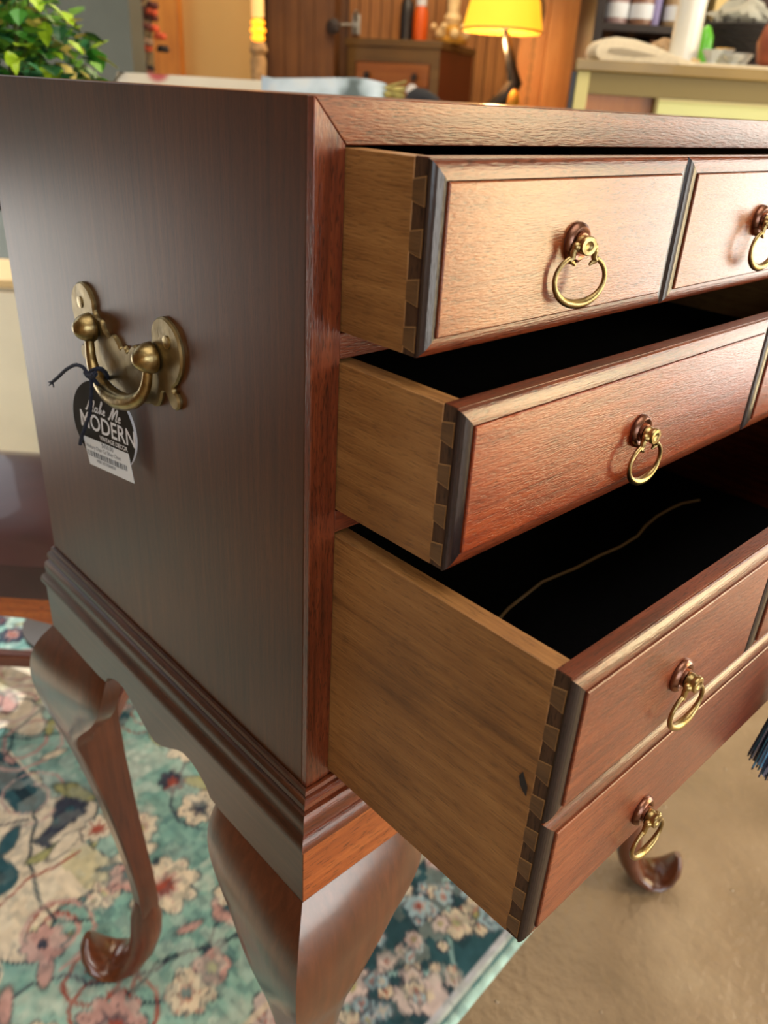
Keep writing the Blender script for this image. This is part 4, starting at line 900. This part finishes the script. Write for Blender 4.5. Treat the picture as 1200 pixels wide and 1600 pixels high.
# jars on the shelf
def jar(u,w_,label,colr,lid=None,h=.075):
    j=bthing('jar',label,'jar',u,H0+.09,shz[3],group='jars on the upper shelf')
    lb('jar_body',MB().lathe([(w_,0),(w_*1.05,.006),(w_*1.05,h*.78),(w_*.9,h*.86)],(0,0,0),'z',18),plain('jar_fill_%d'%len(bpy.data.materials),srgb(*colr),.35,coat=.4),j)
    lb('jar_label',MB().lathe([(w_*1.07,h*.2),(w_*1.07,h*.62)],(0,0,0),'z',18,caps=False),white,j)
    lb('jar_lid',MB().lathe([(w_*.95,h*.87),(w_*.98,h),(w_*.6,h*1.02)],(0,0,0),'z',18),plain('jar_lid_%d'%len(bpy.data.materials),srgb(*(lid or (206,196,180))),.4),j)
for px,w_,lab_,co,li in ((963,.036,'wide jar with pale pink fill, leftmost on the shelf',(170,140,140),(210,180,170)),(1003,.038,'wide jar with amber label band, second from left on the shelf',(150,108,84),(200,160,110)),(1052,.03,'jar with cream lid just left of the white vase',(170,140,100),(226,200,140)),(1112,.026,'narrow grey glass jar right of the white vase',(150,150,146),(180,160,120))):
    u_,_=uz(px,20,H0+.09); jar(u_,w_,lab_,co,li,.1)
u_,_=uz(1025,20,H0+.07)
j=bthing('spray_bottle','slim lilac and white bottle between two jars on the shelf','bottle',u_,H0+.07,shz[3]); lb('body',MB().lathe([(.014,0),(.015,.09),(.006,.11)],(0,0,0),'z',12),plain('lilac',srgb(150,140,190),.4),j); lb('cap',MB().lathe([(.009,.11),(.009,.14)],(0,0,0),'z',10),white,j)
u_,_=uz(1133,12,H0-.02)
j=bthing('book','cream and gold hardback standing on the shelf beside the upright','book',u_,H0+.02,shz[3],rz=.2); lb('cover',MB().box((-.022,0,0),(.022,.13,.19)),plain('cream_book',srgb(214,186,120),.5),j,bevel=.002); lb('pages',MB().box((-.017,.003,.004),(.017,.133,.186)),paper,j)
# gold framed cabinet
K0=2.15; uk0,zk0=uz(905,92,K0); ukl,_=uz(888,130,K0)
kb=bthing('display_cabinet','olive-gold trimmed display cabinet with pale yellow panel, right of the screen','cabinet',uk0,K0,0)
kw=.75; olg=plain('olive_gold_trim',srgb(140,116,62),.4,0,.12,12,coat=.2); olg2=plain('olive_recess',srgb(122,106,56),.5); ygr=plain('pale_yellow_panel',srgb(204,208,146),.5,0,.04,4)
zkt=zk0
lb('top',MB().prism([(-.01,-.02),(kw,-.02),(kw,.42),(.09,.42)],zkt-.024,zkt),olg,kb,bevel=.003)
lb('rail',MB().box((.03,.0,zkt-.07),(kw,.02,zkt-.0245)),olg2,kb); lb('stile',MB().box((0,-.004,.06),(.03,.02,zkt-.0245)),plain('pale_gold_edge',srgb(196,186,120),.4),kb,bevel=.002)
lb('side',MB().prism([(-.012,0),(-.0005,0),(.075,.38),(.065,.38)],.02,zkt-.025),plain('black_cabinet_side',srgb(40,36,40),.4),kb)
u_b,_=uz(1031,150,K0); xb=u_b-uk0
lb('brown_panel',MB().box((.03,.02,.06),(xb-.008,.035,zkt-.0705)),wood('brown_cabinet_panel',srgb(128,78,36),srgb(156,100,50),srgb(174,118,64),'z',rough=.4,fine=70,coat=.1,poremix=2),kb)
lb('panel_divider',MB().box((xb-.008,.0,.06),(xb,.035,zkt-.0705)),olg2,kb); lb('yellow_panel',MB().box((xb,.01,.06),(kw,.03,zkt-.0705)),ygr,kb)
lb('yellow_panel_rail',MB().box((xb,.004,zkt-.076),(kw,.012,zkt-.0708)),plain('pale_gold_bead',srgb(206,196,140),.4),kb); lb('carcass',MB().prism([(.02,.036),(kw,.036),(kw,.41),(.09,.41)],.02,zkt-.0245),darkw,kb); lb('plinth',MB().box((.08,.03,0),(kw,.4,.02)),darkw,kb)
def onk(name,label,cat,px,dy,z=0,rz=0,g=None):
    u_,_=uz(px,90,K0+dy); return bthing(name,label,cat,u_,K0+dy,zkt+z,rz,g)
lin=plain('linen_cloth',srgb(226,214,188),.9,0,.08,80,.3)
a=onk('folded_cloth','cream linen cloth folded and rolled at the left end of the gold cabinet','cloth',928,.05)
m=MB(); prof=[]
for i in range(26):
    t=i/25
    if t<.5: an=pi/2+2*pi*t; prof.append((.035+.03*cos(an)*1.0,.026+.024*sin(an)))
    else: q=(t-.5)*2; prof.append((.035+.30*q,.002+.0*q))
top_=[(.33,.006),(.24,.012),(.18,.032),(.12,.046),(.07,.053)]
lb('rolled_cloth',MB().prism([(.0,.022),(.004,.01),(.016,.002),(.05,.0),(.33,.0),(.33,.005),(.24,.009),(.19,.022),(.14,.038),(.09,.049),(.045,.052),(.018,.047),(.004,.036)],0,.12,ax=1),lin,a,bevel=.004,smooth=60)
lb('cloth_fold_shade',MB().prism([(.03,.02),(.05,.016),(.10,.014),(.15,.018),(.10,.026),(.06,.03),(.035,.028)],-.002,.1,ax=1),plain('cloth_shadow_fold',srgb(170,158,136),.9),a,smooth=60)  # shadow inside the roll, painted as a strip of darker linen
lb('cloth_sheet',MB().box((.20,-.01,.0),(.62,.3,.006)).box((.24,.0,.006),(.5,.28,.010)),lin,a,bevel=.002)
a=onk('vase','tall white fluted vase on the gold cabinet','vase',1066,.16,.011)
m=MB(); n=32; rgs=[]
for r_,z in ((.03,0),(.036,.005),(.034,.06),(.033,.12),(.036,.18),(.043,.24),(.05,.3),(.046,.3),(.036,.22)):
    rgs.append([(r_*(1+.03*(i%2))*cos(2*pi*i/n),r_*(1+.03*(i%2))*sin(2*pi*i/n),z) for i in range(n)])
m.loft(rgs,True,True); lb('vase_body',m,plain('white_milk_glass',srgb(236,236,228),.25,coat=.4),a,smooth=50)
m=MB()
for i in range(6): m.ball((.038*cos(2*pi*i/6),.038*sin(2*pi*i/6),.004),.009,8,5)
lb('vase_feet',m,crm,a)
a=onk('crumpled_cloth','small beige crumpled cloth left of the white vase','cloth',1034,.2,.011)
m=MB(); rgs=[]
for k in range(9):
    t=k/8; rgs.append([((.034*sin(pi*(.12+.82*t))*(1+.3*sin(5*a_+k)))*cos(a_),(.034*sin(pi*(.12+.82*t))*(1+.3*sin(5*a_+k)))*sin(a_),.055*t) for a_ in [2*pi*i/20 for i in range(20)]])
m.loft(rgs,True,True); lb('bundle',m,plain('beige_cloth',srgb(186,156,120),.9,0,.3,60),a); lb('tie',MB().tube([(.036*cos(2*pi*i/12),.036*sin(2*pi*i/12),.02) for i in range(12)],.003,6,closed=True),lin,a)
a=onk('green_bottle','small lime green bottle right of the white vase','bottle',1096,.22,.011)
lb('body',MB().lathe([(.012,0),(.019,.006),(.021,.04),(.019,.065),(.009,.085),(.003,.09)],(0,0,0),'z',16),plain('lime_glass',srgb(110,206,60),.3,coat=.3),a); lb('base_ring',MB().lathe([(.014,0),(.014,.004)],(0,0,0),'z',14),crm,a)
clr=plain('clear_glassware',srgb(190,196,196),.08,.0,coat=1,spec=1)
i=0
for px,dy in ((1112,.1),(1130,.16),(1146,.1),(1160,.17),(1120,.25),(1150,.24)):
    g_=onk('glass_dish',('small clear glass dish on the gold cabinet, nearest the green bottle','clear glass dish with gilt rim in front of the basket','low clear glass dish below the basket','clear glass dish at the right end of the glassware','clear glass cup behind the first dish','clear glass cup behind the gilt-rimmed dish')[i],'dish',px,dy,.011,0,'glassware on the gold cabinet'); i+=1
    hh_=.018+.008*(i%3); m=MB(); n=16; m.loft([[(r_*(1+.08*(q%2))*cos(2*pi*q/n),r_*(1+.08*(q%2))*sin(2*pi*q/n),z) for q in range(n)] for r_,z in ((.012,0),(.01,.004),(.022,hh_),(.024,hh_+.002),(.019,hh_*.9),(.008,.007))],True,True); lb('bowl',m,clr,g_,smooth=0)
    lb('rim',MB().tube([(.023*cos(2*pi*q/14),.023*sin(2*pi*q/14),hh_+.002) for q in range(14)],.0015,5,closed=True),gd if i==2 else clr,g_)
a=onk('wire_basket','black woven basket holding crumpled grey paper above the glassware','basket',1160,.33,.0)
bm_=plain('black_wicker',srgb(34,30,30),.7,0,.3,100,.5); m=MB()
for k in range(9):
    r_=.075+.004*k; z=.04+.009*k; m.tube([((r_+.004*((i+k)%2))*cos(2*pi*i/36),(r_+.004*((i+k)%2))*.7*sin(2*pi*i/36),z) for i in range(36)],.005,5,closed=True)
lb('basket_weave',m,bm_,a); m=MB()
for i in range(18): t=2*pi*i/18; m.tube([(.07*cos(t),.049*sin(t),.0),(.076*cos(t),.053*sin(t),.04),(.112*cos(t),.078*sin(t),.125)],.003,5)
lb('basket_ribs',m,bm_,a); lb('basket_base',MB().lathe([(.07,0),(.07,.006)],(0,0,0),'z',20),bm_,a)
a2=onk('paper_bundle','crumpled pale grey paper lying in the black basket','paper',1150,.33,.1)
m=MB(); rgs=[]
for k in range(8):
    t=k/7; rgs.append([((.062*sin(pi*(.1+.85*t))*(1+.28*sin(3*q+2*k)+.12*sin(7*q)))*cos(q)*1.25,(.05*sin(pi*(.1+.85*t))*(1+.25*sin(4*q+k)))*sin(q),.07*t+.01*sin(3*q)) for q in [2*pi*i/22 for i in range(22)]])
m.loft(rgs,True,True); lb('sheet',m,plain('grey_paper',srgb(176,176,164),.8,0,.15,30),a2,smooth=20)
a=onk('clay_jar','reddish brown clay jar at the right end of the gold cabinet','jar',1205,.1,.011)
lb('jar_body',MB().lathe([(.02,0),(.032,.01),(.04,.05),(.03,.085),(.022,.095),(.026,.1)],(0,0,0),'z',18),plain('clay',srgb(150,76,48),.5,0,.2,40),a); lb('jar_lid',MB().lathe([(.025,.1),(.02,.108),(.004,.114)],(0,0,0),'z',14),plain('clay2',srgb(130,66,44),.5),a)
# leather chair at the far left, seat only reaches the frame
lc=bthing('leather_stool','oxblood leather stool with orange wood apron behind the left side of the chest','stool',-.62,.90,0)
lea=plain('oxblood_leather',srgb(66,38,38),.32,0,.2,14,.15,coat=.35); olw=wood('orange_chair_wood',srgb(132,56,12),srgb(178,88,26),srgb(204,116,44),'x',rough=.35,fine=140,coat=.4)
def seatm(x0,x1,y0,y1,z0,z1,crown):
    m=MB(); nx,ny=14,12; top=[];
    for j in range(ny+1):
        for i in range(nx+1):
            a=i/nx; b=j/ny; ex_=min(a,1-a)*nx/2; ey_=min(b,1-b)*ny/2
            fall=(1-min(1,ex_)) ; fall2=(1-min(1,ey_)); z=z1+crown*sin(pi*a)**.6*sin(pi*b)**.6-.014*max(fall,fall2)**2
            top.append((x0+(x1-x0)*a,y0+(y1-y0)*b,z))
    fs=[(j*(nx+1)+i,j*(nx+1)+i+1,(j+1)*(nx+1)+i+1,(j+1)*(nx+1)+i) for j in range(ny) for i in range(nx)]
    m.add(top,fs)
    edge=[top[i] for i in range(nx+1)]+[top[j*(nx+1)+nx] for j in range(1,ny+1)]+[top[ny*(nx+1)+i] for i in range(nx-1,-1,-1)]+[top[j*(nx+1)] for j in range(ny-1,0,-1)]
    m.loft([edge,[(x,y,z0+.6*(z-z0)) for x,y,z in edge],[(x,y,z0) for x,y,z in edge]],True,False); return m
lb('seat',seatm(-.22,.22,0,.36,.385,.452,.012),lea,lc,smooth=50)
lb('seat_apron',MB().prism([(-.22,.385),(-.22,.335),(-.17,.335),(-.13,.345),(0,.35),(.13,.345),(.17,.335),(.22,.335),(.22,.385)],.008,.03,ax=1),olw,lc,bevel=.002)
lb('seat_apron',MB().box((.195,.03,.34),(.215,.35,.385)),olw,lc); lb('seat_apron',MB().box((-.215,.03,.34),(-.195,.35,.385)),olw,lc)
for x in (-.2,.2):
    for y in (.02,.33): lb('leg',MB().box((x-.018,y-.01,0),(x+.018,y+.025,.385)),W['z'],lc,bevel=.003)
lb('stretcher',MB().box((-.2,.195,.10),(.2,.215,.125)),W['x'],lc,bevel=.002)
for x in (-.2,.2): lb('stretcher',MB().box((x-.01,.03,.10),(x+.01,.33,.125)),W['y'],lc,bevel=.002)
